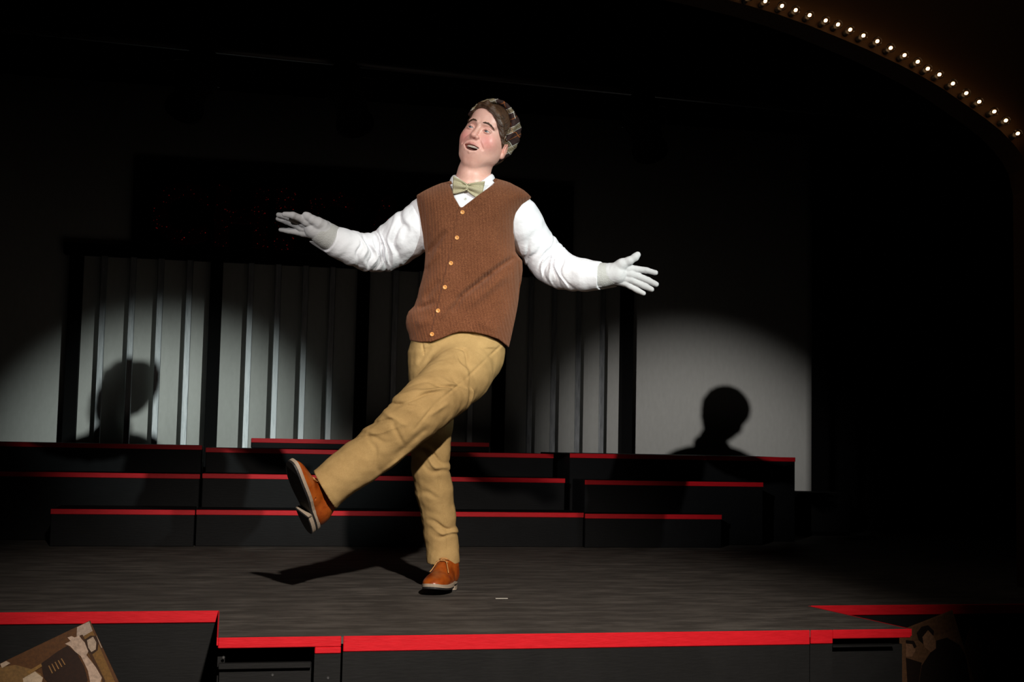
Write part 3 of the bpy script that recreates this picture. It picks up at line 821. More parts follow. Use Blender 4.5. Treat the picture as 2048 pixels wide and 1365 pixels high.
# neck, and the body hidden inside the clothes
NK = L(946, 366, -.025)
B.chain([(H(0, -.045, -.012), .052), (L(948, 345, -.02), .056), (NK, .062), (L(945, 385, -.03), .07)], .018)
B.cone(H(0, -.085, .020), L(943, 352, .01), .032, .040, .03)
for s_ in (SH_L, SH_R): B.cone(L(945, 400, -.03), s_, .075, .045, .03)
B.chain([(L(945, 420, -.01), .085), (L(935, 520, 0), .10), (L(925, 610, 0), .09), (L(915, 690, 0), .10)], .05)
B.chain([(SH_L, .042), (EL_L, .030), (WR_L, .022), (L(625, 456, .06), .020)], .02)
B.chain([(SH_R, .042), (EL_R, .030), (WR_R, .022), (L(1240, 550, .04), .018)], .02)
B.chain([(HIP_R, .075), (KN_K, .050), (AN_K, .032)], .03)
B.chain([(HIP_L, .072), (KN_S, .045), (AN_S, .032)], .03)
B.cone(AN_K, L(630, 1010, .32), .032, .030, .02); B.cone(AN_S, L(884, 1145, -.06), .032, .030, .02)
body, V, Q = sdf_obj('body', B, M_SKIN, person, 3)
q = toH(V)
c = np.tile(np.array([[.74, .42, .34]]), (len(V), 1))
def blend(c, m, colr): return c*(1-m[:, None])+np.array(colr)*m[:, None]
g = lambda x, y, z, cx, cy, cz, rx, ry, rz: np.exp(-(((x-cx)/rx)**2+((y-cy)/ry)**2+((z-cz)/rz)**2))
x_, y_, z_ = q.T
for s in (-1, 1): c = blend(c, .75*g(x_, y_, z_, s*.044, -.026, .072, .028, .028, .05), (.72, .20, .19))
c = blend(c, .4*g(x_, y_, z_, 0, -.02, .11, .016, .014, .02), (.76, .30, .25))
c = blend(c, .35*g(x_, y_, z_, 0, -.098, .07, .03, .018, .04), (.68, .28, .22))
for s in (-1, 1): c = blend(c, .6*g(x_, y_, z_, s*.083, -.01, -.01, .02, .035, .04), (.72, .26, .2))
def dseg(P_):
    d = np.full(len(V), 9.)
    for a, b in zip(P_[:-1], P_[1:]):
        a = np.array(a); b = np.array(b); e = b-a; t = np.clip(((q-a)@e)/(e@e), 0, 1); d = np.minimum(d, np.linalg.norm(q-a-t[:, None]*e, axis=1))
    return d
dl = np.minimum(dseg(up), dseg(lo_)); c = blend(c, .75*np.clip((.0068-dl)/.0025, 0, 1), (.50, .14, .135))
inm = np.clip(((.078-z_)*-1), -1, 1)
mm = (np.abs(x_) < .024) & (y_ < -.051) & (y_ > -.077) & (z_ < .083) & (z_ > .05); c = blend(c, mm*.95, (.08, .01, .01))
for s in (-1, 1):
    c = blend(c, .45*g(x_, y_, z_, s*.032, .018, .088, .016, .008, .02), (.55, .24, .20))
attr_col(body, c)

# teeth, eyes, brows
def hmesh(name, pts, faces, mat, par=person, smooth=True):
    return mesh_obj(name, toW(np.array([H(*p) for p in pts])), faces, mat, par, smooth)
nt = 21; pts = []; fs = []
for i in range(nt):
    a = (i/(nt-1)-.5)*1.9; zx = .0262*math.sin(a)/math.sin(.95)
    zz = .0765+.0115*(math.cos(a)-.58)/.42; gap = .0006 if i % 2 else 0
    yt = -.0490-.0008*abs(a); yb = yt-.0105+abs(a)*.0024
    pts += [(zx, yt, zz-gap), (zx, yb, zz-gap), (zx*.9, yb, zz-.004), (zx*.9, yt, zz-.004)]
for i in range(nt-1):
    for j in range(4): fs.append((4*i+j, 4*i+(j+1) % 4, 4*i+4+(j+1) % 4, 4*i+4+j))
hmesh('teeth', pts, fs, M_TEETH)
mfd = Field(H(0, -.068, .068)-.03, H(0, -.068, .068)+.03, .002)
mfd.ell(H(0, -.0745, .072), np.array((.019, .006, .012))*HS, 0, 'add', HR.T)
sdf_obj('tongue', mfd, M_MOUTH, person, 1)
for s in (-1, 1):
    cc = np.array([s*.032, .0095, .0765]); pts = []; fs = []; cols = []; nn = 16
    look = np.array([-.10+.02*s, -.05, 1.0]); look /= np.linalg.norm(look)
    for i in range(nn+1):
        th = math.pi*i/nn
        for j in range(24):
            ph = j/24*2*math.pi; d = np.array([math.sin(th)*math.cos(ph), math.sin(th)*math.sin(ph), math.cos(th)])
            pts.append(tuple(cc+d*.0122)); an = math.acos(np.clip(d@look, -1, 1))
            cols.append((.01, .01, .012) if an < .20 else ((.12, .16, .19) if an < .47 else ((.05, .07, .09) if an < .52 else (.62, .55, .53))))
    for i in range(nn):
        for j in range(24): fs.append((i*24+j, (i+1)*24+j, (i+1)*24+(j+1) % 24, i*24+(j+1) % 24))
    e = hmesh('eye', pts, fs, M_EYE); attr_col(e, np.array(cols))
QB = q.copy()
def fz_(x, y):
    m = (np.abs(QB[:, 0]-x) < .003) & (np.abs(QB[:, 1]-y) < .003); return QB[m, 2].max()
bf = Field(H(0, .03, .08)-.075, H(0, .03, .08)+.075, .0016)
for s in (-1, 1):
    bf.F[:] = .5
    P_ = [((s*x0, y0, fz_(s*x0, y0)+.0002), r0) for x0, y0, r0 in ((.013, .0340, .0018), (.020, .0365, .0026), (.030, .0372, .0029), (.040, .0335, .0026), (.048, .0275, .0018), (.053, .0225, .0012))]
    for (a, ra), (b, rb) in zip(P_[:-1], P_[1:]): bf.cone(H(*a), H(*b), ra*HS, rb*HS, .003)
    o, V_, _q = sdf_obj('eyebrow', bf, M_HAIR, person, 1)
    a_ = o.data.attributes.new('strand', 'FLOAT_VECTOR', 'POINT'); a_.data.foreach_set('vector', (toH(V_)*np.array([200, 500, 200])).astype(np.float32).ravel())

# ---- hair
hf = Field(HC-.15, HC+.16, .0021)
hell(hf, (0, .036, -.020), (.084, .094, .098))
hell(hf, (0, -.030, -.050), (.066, .055, .048), .02)
hell(hf, (0, -.040, .095), (.063, .100, .080), .010, 'sub')          # leave the face free
hell(hf, (0, .050, .100), (.047, .036, .060), .008, 'sub')          # forehead
hell(hf, (0, -.115, .02), (.10, .055, .105), .010, 'sub')          # jaw and neck
for s in (-1, 1): hell(hf, (s*.088, -.028, -.004), (.026, .026, .028), .004, 'sub')
fr = [((-.052, .070, .058), .008), ((-.032, .094, .066), .012), ((-.006, .101, .072), .0150), ((.020, .092, .078), .0140), ((.044, .076, .072), .0130), ((.061, .052, .058), .0120), ((.071, .022, .042), .0100), ((.075, -.006, .024), .0075), ((.074, -.024, .016), .0050)]
for (a, ra), (b, rb) in zip(fr[:-1], fr[1:]): hcone(hf, a, b, ra, rb, .008)
fr2 = [((-.052, .070, .058), .008), ((-.066, .040, .038), .007), ((-.073, .005, .024), .005), ((-.072, -.012, .018), .003)]
for (a, ra), (b, rb) in zip(fr2[:-1], fr2[1:]): hcone(hf, a, b, ra, rb, .008)

r = (slice(None),)*3; X_, Y_, Z_ = hf.grid(r)
p = np.stack(np.broadcast_arrays(X_-HC[0], Y_-HC[1], Z_-HC[2]), -1) @ HR / HS
strand = np.sqrt((p[..., 0]+.01)**2+(p[..., 1]+.01)**2) + p[..., 2]*.75 + .006*np.sin(np.arctan2(p[..., 1], p[..., 0])*3)
hf.F += (.0007*np.sin(strand*1100)+.0009*np.sin(strand*470+1.2)).astype(np.float32)
hair, V, Q = sdf_obj('hair', hf, M_HAIR, person, 1)
q = toH(V); st = np.sqrt((q[:, 0]+.01)**2+(q[:, 1]+.01)**2)+q[:, 2]*.75+.006*np.sin(np.arctan2(q[:, 1], q[:, 0])*3)
along = q[:, 0]*.8+q[:, 1]*.4
a_ = hair.data.attributes.new('strand', 'FLOAT_VECTOR', 'POINT'); a_.data.foreach_set('vector', np.stack([st*600, along*22, q[:, 2]*22], 1).astype(np.float32).ravel())

# ---- flat cap pushed to the back of the head
M_PLAID = material('brown_plaid_wool', (.05, .03, .025, 1), .9, 0, .1)
k = N(M_PLAID)
sep = k.n('ShaderNodeSeparateXYZ'); k.l(k.n('ShaderNodeAttribute', attribute_name='plaid').outputs['Vector'], sep.inputs[0])
def band(coord, period, centre, width):
    fr_ = k.math('FRACT', k.math('DIVIDE', coord, period)); return k.math('LESS_THAN', k.math('ABSOLUTE', k.math('SUBTRACT', fr_, centre)), width)
colr = (.040, .022, .020, 1)
for ax_ in (0, 1):
    cds = sep.outputs[ax_]
    colr = k.mix(k.math('MULTIPLY', band(cds, .070, .5, .10), .55), colr, (.33, .26, .155, 1))
    colr = k.mix(k.math('MULTIPLY', band(cds, .070, .365, .016), .75), colr, (.62, .58, .50, 1))
    colr = k.mix(k.math('MULTIPLY', band(cds, .070, .635, .016), .75), colr, (.62, .58, .50, 1))
    colr = k.mix(k.math('MULTIPLY', band(cds, .070, .5, .018), .7), colr, (.03, .02, .02, 1))
    colr = k.mix(k.math('MULTIPLY', band(cds, .070, .04, .014), .7), colr, (.45, .13, .03, 1))
k.l(colr, k.b.inputs['Base Color']); k.bump(k.noise(k.coord((1, 1, 1), attr='rest'), 300, 2), .3, .003)
CT = rot('x', RD(-14)) @ rot('z', RD(-6))
cf = Field(HC-.19, HC+.21, .0026)
hell(cf, (-.002, .024, -.048), (.098, .114, .060), 0, 'add', CT)
hell(cf, (.000, .048, -.004), (.092, .098, .036), .02, 'add', CT)
hell(cf, (0, .014, .070), (.090, .108, .078), .006, 'sub')
hell(cf, (0, -.10, .045), (.12, .05, .09), .01, 'sub')
hell(cf, (0, .034, -.012), (.079, .088, .088), .002, 'sub')
X_, Y_, Z_ = cf.grid((slice(None),)*3)
p = np.stack(np.broadcast_arrays(X_-HC[0], Y_-HC[1], Z_-HC[2]), -1) @ HR / HS
ang = np.arctan2(p[..., 1]-.04, p[..., 0]-.01)
cf.F += (.0016*np.sin(ang*17+2*np.sin(ang*3))*np.clip((-p[..., 2])/.05, 0, 1)).astype(np.float32)
cap, V, Q = sdf_obj('cap', cf, M_PLAID, person, 2)
q = toH(V); a_ = cap.data.attributes.new('plaid', 'FLOAT_VECTOR', 'POINT')
a_.data.foreach_set('vector', (np.stack([q[:, 0]*.8+q[:, 1]*.6+2, -q[:, 0]*.6+q[:, 1]*.8+q[:, 2]*.5+2, q[:, 2]], 1)).astype(np.float32).ravel())
# peak of the cap, turned up over the front hair
pk = Field(HC-.17, HC+.19, .0024)
P_ = [(math.sin(a)*.090, .046+math.cos(a)*.092, .014-.004*math.cos(a)) for a in np.linspace(-1.35, 1.9, 16)]
for a, b in zip(P_[:-1], P_[1:]): hcone(pk, a, b, .0075, .0075, .004)
o, V, Q = sdf_obj('cap_band', pk, M_PLAID, cap, 2)
q = toH(V); a_ = o.data.attributes.new('plaid', 'FLOAT_VECTOR', 'POINT')
a_.data.foreach_set('vector', (np.stack([q[:, 0]*.8+q[:, 1]*.6+2, -q[:, 0]*.6+q[:, 1]*.8+q[:, 2]*.5+2, q[:, 2]], 1)).astype(np.float32).ravel())

# ---- shirt (torso under the vest + sleeves)
def px_poly(P, w=0): return np.array([L(a, b, w)[:2] for a, b in P])
VEST = [(898, 361), (882, 365), (864, 372), (848, 380), (832, 389), (833, 412), (838, 451), (845, 479), (850, 507), (848, 535), (842, 560), (837, 577), (834, 595), (828, 612), (816, 623), (812, 634), (811, 646), (813, 658), (817, 669), (819, 682), (820, 790), (1012, 790), (1018, 696), (1021, 680), (1025, 662), (1030, 640), (1035, 613), (1039, 577), (1043, 562), (1046, 540), (1045, 521), (1037, 512), (1031, 503), (1028, 490), (1027, 465), (1030, 445), (1036, 430), (1047, 412), (1063, 393), (1056, 386), (1047, 379), (1036, 372), (1022, 365), (1008, 360), (994, 356), (970, 352), (946, 350), (920, 354)]
wcv = lambda X_, Y_: 0.0
sf = Field(L(600, 640, -.22), L(1250, 330, .20), .0030)
ST = [(904, 366), (864, 378), (838, 394), (840, 451), (852, 507), (850, 577), (838, 640), (880, 670), (1000, 668), (1030, 577), (1022, 500), (1022, 445), (1056, 394), (1022, 371), (988, 362), (946, 358)]
sf.apply(inflate(px_poly(ST), .088, .105, .0), L(830, 690, -.13), L(1070, 350, .13), 0)
def sleeve(nodes):
    P_ = [(L(a, b, w), rpx(r, w)) for a, b, r, w in nodes]
    sf.chain(P_, .016)
    return P_
SL = sleeve([(862, 420, 30, -.01), (852, 430, 36, -.02), (838, 452, 44, -.03), (815, 470, 46, -.05), (788, 490, 44, -.08), (765, 504, 39, -.09), (735, 505, 36, -.06), (706, 497, 33, -.02), (680, 487, 30, .01), (655, 477, 27, .04)])
SR = sleeve([(1026, 416, 30, -.01), (1038, 430, 36, -.02), (1046, 448, 40, -.04), (1062, 478, 38, -.07), (1082, 505, 39, -.10), (1100, 526, 39, -.10), (1122, 541, 36, -.08), (1145, 548, 33, -.05), (1170, 551, 31, -.02), (1195, 552, 27, .0), (1206, 552, 25, .01)])
# cut at the cuffs
def halfspace(P0, nrm):
    nrm = np.array(nrm, float); nrm /= np.linalg.norm(nrm)
    return lambda X_, Y_, Z_: (X_-P0[0])*nrm[0]+(Y_-P0[1])*nrm[1]+(Z_-P0[2])*nrm[2]
def sl_disp(nodes, folds, seed):
    """wrinkles running round and along a sleeve"""
    P_ = [p for p, r in nodes]; Ls = [0]
    for a, b in zip(P_[:-1], P_[1:]): Ls.append(Ls[-1]+np.linalg.norm(b-a))
    def fn(X_, Y_, Z_):
        D_ = []
        for i, (a, b) in enumerate(zip(P_[:-1], P_[1:])):
            d = b-a; dd = d@d
            t = np.clip(((X_-a[0])*d[0]+(Y_-a[1])*d[1]+(Z_-a[2])*d[2])/dd, -.5, 1.5); tc = np.clip(t, 0, 1)
            ex, ey, ez = X_-a[0]-d[0]*tc, Y_-a[1]-d[1]*tc, Z_-a[2]-d[2]*tc
            nrm = np.array([-d[1], d[0]])/math.hypot(d[0], d[1])
            off = (X_-a[0]-d[0]*t)*nrm[0]+(Y_-a[1]-d[1]*t)*nrm[1]
            D_.append(((ex**2+ey**2+ez**2).astype(np.float32), (Ls[i]+t*math.sqrt(dd)).astype(np.float32), (off+0*ex).astype(np.float32)))
        mn_ = D_[0][0]
        for q_ in D_[1:]: mn_ = np.minimum(mn_, q_[0])
        W_s = 0; S_ = 0; dy = 0
        for q_ in D_:
            w_ = np.exp(-(q_[0]-mn_)/.0011); W_s = W_s+w_; S_ = S_+w_*q_[1]; dy = dy+w_*q_[2]
        S_ = S_/W_s; dy = dy/W_s
        out_ = 0
        for (s0, slope, wd, am, c0, cw) in folds:
            u_ = (S_-s0-slope*dy-.010*np.sin(dy*70+s0*50)); out_ = out_+am*np.exp(-(u_/wd)**2)*np.exp(-((dy-c0)/cw)**2)
        return out_ + .0012*wob(X_, Y_, Z_, 90, seed)
    return fn, Ls
fl, LsL = sl_disp(SL, [(.11, .5, .012, .006, -.03, .05), (.15, .9, .014, .008, .0, .07), (.18, .8, .010, -.006, .0, .07), (.215, .5, .010, .007, .02, .05), (.24, .3, .008, -.008, .0, .06), (.262, .2, .008, .010, .01, .06), (.285, .1, .007, -.009, 0, .06), (.305, -.1, .007, .009, .01, .06), (.325, -.2, .007, -.009, .0, .06), (.345, -.4, .007, .009, .0, .06), (.367, -.5, .008, -.008, 0, .05), (.388, -.3, .006, .007, 0, .05)], 3)
sf.apply(fl, L(640, 560, -.2), L(850, 400, .2), 0, 'disp')
fr_, LsR = sl_disp(SR, [(.11, -1.0, .012, .006, -.05, .05), (.16, -.8, .010, .007, -.05, .05), (.205, -.4, .012, -.007, .03, .05), (.228, -.5, .010, .008, .03, .06), (.250, -.5, .007, -.008, .0, .06), (.272, -.6, .007, .009, .0, .06), (.294, -.7, .007, -.008, .0, .06), (.316, -.8, .007, .008, .0, .06), (.338, -.8, .007, -.007, .01, .06), (.360, -.6, .007, .007, 0, .05)], 4)
print('SLEEVES', LsL, LsR)
sf.apply(fr_, L(1040, 600, -.2), L(1215, 390, .2), 0, 'disp')
aL = L(655, 477, .04); aR = L(1204, 552, .01)
sf.apply(halfspace(L(661, 479, .04), L(655, 477, .04)-L(680, 487, .01)), L(600, 540, -.05), L(672, 420, .12), 0, 'and', 0)
sf.apply(halfspace(L(1200, 552, .01), L(1206, 552, .01)-L(1170, 551, -.02)), L(1192, 600, -.07), L(1245, 500, .10), 0, 'and', 0)
shirt, V, Q = sdf_obj('shirt', sf, M_SHIRT, person, 4)
# unbuttoned cuff flaps under the wrists
def flap(pts_px, w):
    P_ = [L(a, b, w+dw) for a, b, dw in pts_px]; n2 = len(P_)//2
    fs = [(i, i+1, n2+i+1, n2+i) for i in range(n2-1)]
    o = mesh_obj('cuff', toW(np.array(P_)), fs, M_SHIRT, shirt, True)
    md = o.modifiers.new('thickness', 'SOLIDIFY'); md.thickness = .0025
    md = o.modifiers.new('soft', 'SUBSURF'); md.levels = md.render_levels = 2
flap([(664, 514, 0), (650, 505, .005), (636, 496, .01), (613, 481, .02), (672, 503, .045), (656, 494, .05), (642, 486, .05), (624, 481, .045)], .0)
flap([(1186, 580, 0), (1200, 582, .0), (1215, 578, .0), (1238, 575, .0), (1186, 572, .045), (1200, 574, .05), (1215, 572, .045), (1234, 571, .035)], -.02)

# collar
def collar():
    pts = []; fs = []; n_ = 41
    for i in range(n_):
        t = -1+2*i/(n_-1)                                    # -1 viewer's left tip ... 1 right tip
        a = t*math.pi*.965; 
        cx_, cy_, cw_ = L(945, 360, -.018)
        x0 = math.sin(a); z0 = -math.cos(a)
        lean = .020*x0
        top_ = np.array([cx_+.0655*x0+.002, cy_+.026+.012*(-z0)-.028*max(0, z0)**3+lean*.1, cw_+.064*z0])
        drop = .030+.022*abs(t)**6
        out_ = .018+.010*abs(t)**4
        bot = np.array([cx_+(.0655+out_)*x0*(1+.28*abs(t)**8)+.035*math.copysign(abs(t)**10, t), top_[1]-drop, cw_+(.064+out_)*z0+.006])
        inn = np.array([cx_+.062*x0, top_[1]-.035, cw_+.060*z0])
        pts += [inn, top_, (top_+bot)/2+np.array([.004*x0, .002, .004*z0]), bot]
    for i in range(n_-1):
        for j in range(3): fs.append((4*i+j, 4*i+4+j, 4*i+5+j, 4*i+1+j))
    o = mesh_obj('collar', toW(np.array(pts)), fs, M_SHIRT, shirt, True)
    md = o.modifiers.new('thickness', 'SOLIDIFY'); md.thickness = .003; md.offset = 0
    md = o.modifiers.new('soft', 'SUBSURF'); md.levels = md.render_levels = 1
collar()
def disc(name, P0, nrm, r, mat, par, th=.003, holes=True):
    P0 = toW(P0); nrm = Vector(np.array(nrm) @ R3); 
    mb = MB(); mb.lathe([(r*.9, 0), (r, th*.4), (r*.95, th), (r*.72, th*1.15), (r*.62, th*.7), (r*.05, th*.6)], P0, nrm, 18)
    o = mb.build(name, mat, par, True)
    if holes:
        hm = MB(); a = nrm.normalized(); u_ = a.orthogonal().normalized(); v__ = a.cross(u_)
        for i in range(4):
            an = math.pi/4+i*math.pi/2; c_ = Vector(P0)+a*(th*.62)+(u_*math.cos(an)+v__*math.sin(an))*r*.25
            hm.lathe([(r*.1, 0), (r*.1, .0004)], c_, a, 8)
        hm.build('thread_holes', M_SOCKS, o)
    return o
# surface depth lookup on a mesh (largest w near x,y)
def front_w(V, x, y, rad=.006):
    m = (np.abs(V[:, 0]-x) < rad) & (np.abs(V[:, 1]-y) < rad)
    return V[m, 2].max() if m.any() else .1
def on(V, px, py, lift=0.0):
    w = .1
    for _ in range(4):
        p = L(px, py, w); w = front_w(V, p[0], p[1])
    p = L(px, py, w+lift); return p
disc('button', on(V, 931, 398, -.0005), (0, .1, 1), .0048, M_WBUTTON, shirt, .002)
Vshirt = V

# ---- vest
vf = Field(L(800, 716, -.16), L(1078, 340, .17), .0026)
vf.apply(inflate(px_poly(VEST, .03), .122, .105, 0.0), L(800, 710, -.16), L(1078, 340, .17), 0)
# V neck opening (front), neck hole
VN = px_poly([(897, 358), (900, 374), (909, 396), (922, 419), (941, 404), (966, 385), (984, 370), (996, 354), (990, 330), (905, 330)], .10)
def vcut(X_, Y_, Z_):
    d = polyd(VN, X_[:, :, 0], Y_[:, :, 0])[:, :, None]
    return np.maximum(d, -(Z_-.035))
vf.apply(vcut, L(890, 430, 0), L(1000, 325, .15), .004, 'sub')
nc = L(946, 345, -.03)
vf.apply(lambda X_, Y_, Z_: np.maximum(np.sqrt((X_-nc[0])**2+((Z_-nc[2]))**2)-.099, -(Y_-L(0, 369)[1])), L(880, 372, -.13), L(1016, 330, .12), .004, 'sub')
def seg(a, b, c_, d, wd, am): p, q_ = L(a, b, .1), L(c_, d, .1); return (p[0], p[1], q_[0], q_[1], wd, am)
vf.apply(fold2d([
    seg(1030, 512, 965, 560, .010, 0.0165), seg(985, 546, 915, 600, .010, 0.0180), seg(925, 592, 905, 625, .010, 0.0120), seg(1020, 545, 930, 618, .016, -0.0120),
    seg(893, 462, 856, 506, .010, 0.0120), seg(880, 500, 850, 535, .012, -0.0075), seg(880, 560, 848, 600, .012, 0.0090),
    seg(835, 618, 872, 604, .010, 0.0090), seg(832, 650, 862, 640, .016, -0.0090), seg(880, 640, 905, 600, .012, -0.0075),
    seg(1036, 520, 1040, 600, .008, 0.0060), seg(950, 640, 1000, 662, .02, -0.0060),
    seg(835, 395, 845, 480, .004, -.0025), seg(1063, 394, 1029, 450, .004, -.0025), seg(1029, 450, 1030, 500, .004, -.0025),
    seg(918, 424, 858, 684, .0022, .0055)]), L(800, 710, -.0), L(1078, 340, .17), 0, 'disp', 0)
# overlapping button band: everything just to the right of the edge sits higher
pa, pb = L(916, 420, .1), L(856, 690, .1)
def placket(X_, Y_, Z_):
    ex, ey = pb[0]-pa[0], pb[1]-pa[1]; ll = math.hypot(ex, ey)
    side = ((X_-pa[0])*(-ey)+(Y_-pa[1])*ex)/ll; t = ((X_-pa[0])*ex+(Y_-pa[1])*ey)/ll**2
    m = np.clip(side/.003, 0, 1)*np.clip(1-side/.05, 0, 1)*((t > -.02) & (t < 1.05))
    rim = np.exp(-((side-.024)/.0016)**2)*.0012*((t > 0) & (t < 1.05))
    return (-.0055*m+rim)*(Z_ > 0)
vf.apply(placket, L(800, 710, .0), L(1078, 340, .17), 0, 'disp', 0)
vf.F += (.0016*wob(*vf.grid((slice(None),)*3), 60, 9)).astype(np.float32)
# hollow underside so the hem reads as cloth
hem = px_poly([(790, 680), (820, 682), (840, 685), (863, 684), (878, 679), (891, 674), (905, 668), (919, 664), (947, 665), (975, 671), (997, 679), (1008, 688), (1018, 697), (1070, 702), (1070, 900), (790, 900)], .10)
vf.apply(lambda X_, Y_, Z_: polyd(hem, X_[:, :, 0], Y_[:, :, 0])[:, :, None]+0*Z_, L(790, 760, -.2), L(1080, 640, .2), .004, 'sub')
vest, V, Q = sdf_obj('vest', vf, M_VEST, person, 2)
Vvest = V
rb = V[:, 0]+V[:, 1]*.13+.012*np.sin(V[:, 1]*9)
a_ = vest.data.attributes.new('rib', 'FLOAT', 'POINT'); a_.data.foreach_set('value', rb.astype(np.float32))
for px, py in ((925, 425), (914, 476), (902, 527), (890, 575), (876, 622), (864, 669)):
    disc('button', on(V, px, py, -.001), (-.08, .05, 1), .0078, M_BUTTON, vest, .0032)

# ---- bow tie
M_TIE = material('checked_bow_tie', (.4, .35, .2, 1), .7)
k = N(M_TIE); at_ = k.n('ShaderNodeAttribute', attribute_name='rest'); ck = k.n('ShaderNodeTexChecker'); ck.inputs['Scale'].default_value = 620
ck.inputs['Color1'].default_value = (.60, .53, .33, 1); ck.inputs['Color2'].default_value = (.12, .11, .07, 1)
mp = k.n('ShaderNodeMapping'); mp.inputs['Rotation'].default_value = (0, 0, .5); mp.inputs['Scale'].default_value = (1, 1, 0)
k.l(at_.outputs['Vector'], mp.inputs[0]); k.l(mp.outputs[0], ck.inputs['Vector']); k.l(ck.outputs['Color'], k.b.inputs['Base Color'])
tie = empty('bow_tie', world_of(person)); tie.parent = person; tie.location = (0, 0, 0)
kn = on(Vshirt, 934, 375, .018)
def wing(name, tip_top, tip_bot, root_h=.008):
    tt = L(*tip_top); tb = L(*tip_bot); pts = []; fs = []; nu, nv = 12, 15
    for i in range(nu):
        u_ = i/(nu-1); ct = kn*(1-u_)+((tt+tb)/2)*u_
        half = (tt-tb)/2*u_**.75+np.array([0, root_h, 0])*(1-u_)
        for j in range(nv):
            v__ = -1+2*j/(nv-1)
            z_ = .0062*math.cos(v__*math.pi*2.0)*(1-u_*.5)+.007*math.sin(u_*math.pi)*(1-v__*v__)+.002
            pts.append(ct+half*v__+np.array([0, 0, z_]))
    for i in range(nu-1):
        for j in range(nv-1): fs.append((i*nv+j, (i+1)*nv+j, (i+1)*nv+j+1, i*nv+j+1))
    o = mesh_obj(name, toW(np.array(pts)), fs, M_TIE, tie, True)
    a_ = o.data.attributes.new('rest', 'FLOAT_VECTOR', 'POINT'); a_.data.foreach_set('vector', np.array(pts).astype(np.float32).ravel())
    md = o.modifiers.new('thickness', 'SOLIDIFY'); md.thickness = .006; md.offset = 0
kw = kn[2]
wing('bow_loop', (907, 352, kw-.004), (905, 389, kw-.004)); wing('bow_loop', (970, 363, kw-.004), (961, 402, kw-.002))
kf = Field(kn-.02, kn+.02, .0015); kf.ell(kn+np.array([0, 0, .004]), (.0085, .0095, .0075), 0, 'add', rot('z', .3).T)
sdf_obj('knot', kf, M_TIE, tie, 1)

# ---- trousers
tf = Field(L(600, 1135, -.20), L(1030, 640, .46), .0036)
PEL = [(822, 684), (817, 705), (817, 730), (819, 760), (830, 790), (880, 800), (930, 792), (963, 757), (997, 722), (1009, 693), (1006, 660), (1004, 610), (940, 590), (880, 590), (826, 610)]
tf.apply(inflate(px_poly(PEL), .105, .085, .0), L(810, 810, -.13), L(1020, 640, .13), 0)
KN = [(951, 714, 57, .0), (922, 748, 58, .09), (890, 778, 55, .17), (858, 806, 53, .25), (828, 832, 50, .31), (800, 860, 45, .32), (762, 893, 43.5, .31), (718, 927, 42.5, .32), (684, 952, 41, .33), (648, 982, 40, .34), (632, 996, 40, .345)]
KP = [(L(a, b, w), rpx(r, w)) for a, b, r, w in KN]; tf.chain(KP, .03)
SN = [(868, 712, 50, -.01), (867, 780, 47, -.01), (864, 850, 41, .0), (862, 900, 38, .0), (861, 935, 37.5, .0), (868, 980, 37, -.02), (877, 1030, 33.5, -.04), (881, 1068, 33, -.05), (885, 1095, 31.5, -.05), (886, 1118, 31, -.04), (887, 1135, 31, -.04)]
SP = [(L(a, b, w), rpx(r, w)) for a, b, r, w in SN]; tf.chain(SP, .012)
tf.cone(L(886, 1114, -.04), L(886.5, 1140, -.04), rpx(32.5, -.06), rpx(32.5, -.06), .002)
fk, LsK = sl_disp(KP, [(.03, .3, .02, .004, .03, .05), (.16, .6, .010, .007, -.04, .05), (.20, .5, .010, -.007, -.02, .05), (.235, -.1, .010, -.010, .07, .035), (.262, -.4, .009, .010, .05, .05), (.285, -.7, .009, -.008, .02, .05), (.305, -.9, .009, .008, -.01, .05), (.335, -1.1, .010, -.008, -.03, .05), (.36, -1.3, .010, .006, -.04, .05), (.42, -1.6, .012, .006, -.05, .04), (.47, -1.5, .012, -.006, -.05, .04), (.53, -1.2, .012, .006, -.04, .04), (.60, .5, .010, .004, .0, .06)], 5)
tf.apply(fk, L(620, 1050, -.02), L(1020, 700, .46), 0, 'disp', 0)
fs_, LsS = sl_disp(SP, [(.25, .8, .010, .006, .0, .05), (.35, .7, .010, .008, .02, .05), (.375, .6, .010, -.008, .02, .04), (.40, .5, .010, .007, .03, .05), (.50, .3, .012, .004, -.02, .04), (.62, .6, .009, .008, .02, .04), (.645, .5, .009, -.008, .03, .04), (.665, .3, .008, .006, .03, .04)], 6)
tf.apply(fs_, L(810, 1140, -.12), L(930, 820, .12), 0, 'disp', 0)
# side seams
def seamfold(P, wd, am):
    return fold2d([seg(a[0], a[1], b[0], b[1], wd, am) for a, b in zip(P[:-1], P[1:])])
tf.apply(seamfold([(1003, 690), (975, 716), (930, 760), (880, 800), (840, 850)], .0035, .004), L(830, 870, .0), L(1015, 680, .42), 0, 'disp', 0)
tf.apply(seamfold([(874, 940), (880, 1000), (890, 1060), (893, 1110)], .003, .003), L(820, 1125, -.06), L(925, 930, .12), 0, 'disp', 0)
tf.apply(fold2d([seg(690, 1000, 790, 925, .010, .007), seg(730, 968, 850, 880, .009, -.007), seg(770, 950, 860, 872, .006, .006), seg(800, 902, 868, 842, .010, .006), seg(778, 815, 830, 842, .008, -.006), seg(785, 800, 850, 806, .007, .006), seg(800, 835, 822, 880, .008, .006), seg(905, 800, 870, 822, .007, -.006)]), L(640, 1030, .2), L(930, 780, .46), 0, 'disp', 0)
tf.apply(fold2d([seg(845, 686, 848, 712, .003, .005), seg(862, 690, 835, 730, .010, .006), seg(960, 676, 940, 668, .01, .004)]), L(820, 750, 0), L(1000, 660, .2), 0, 'disp', 0)
kd = KP[-1][0]-KP[-3][0]; sd = SP[-1][0]-SP[-3][0]
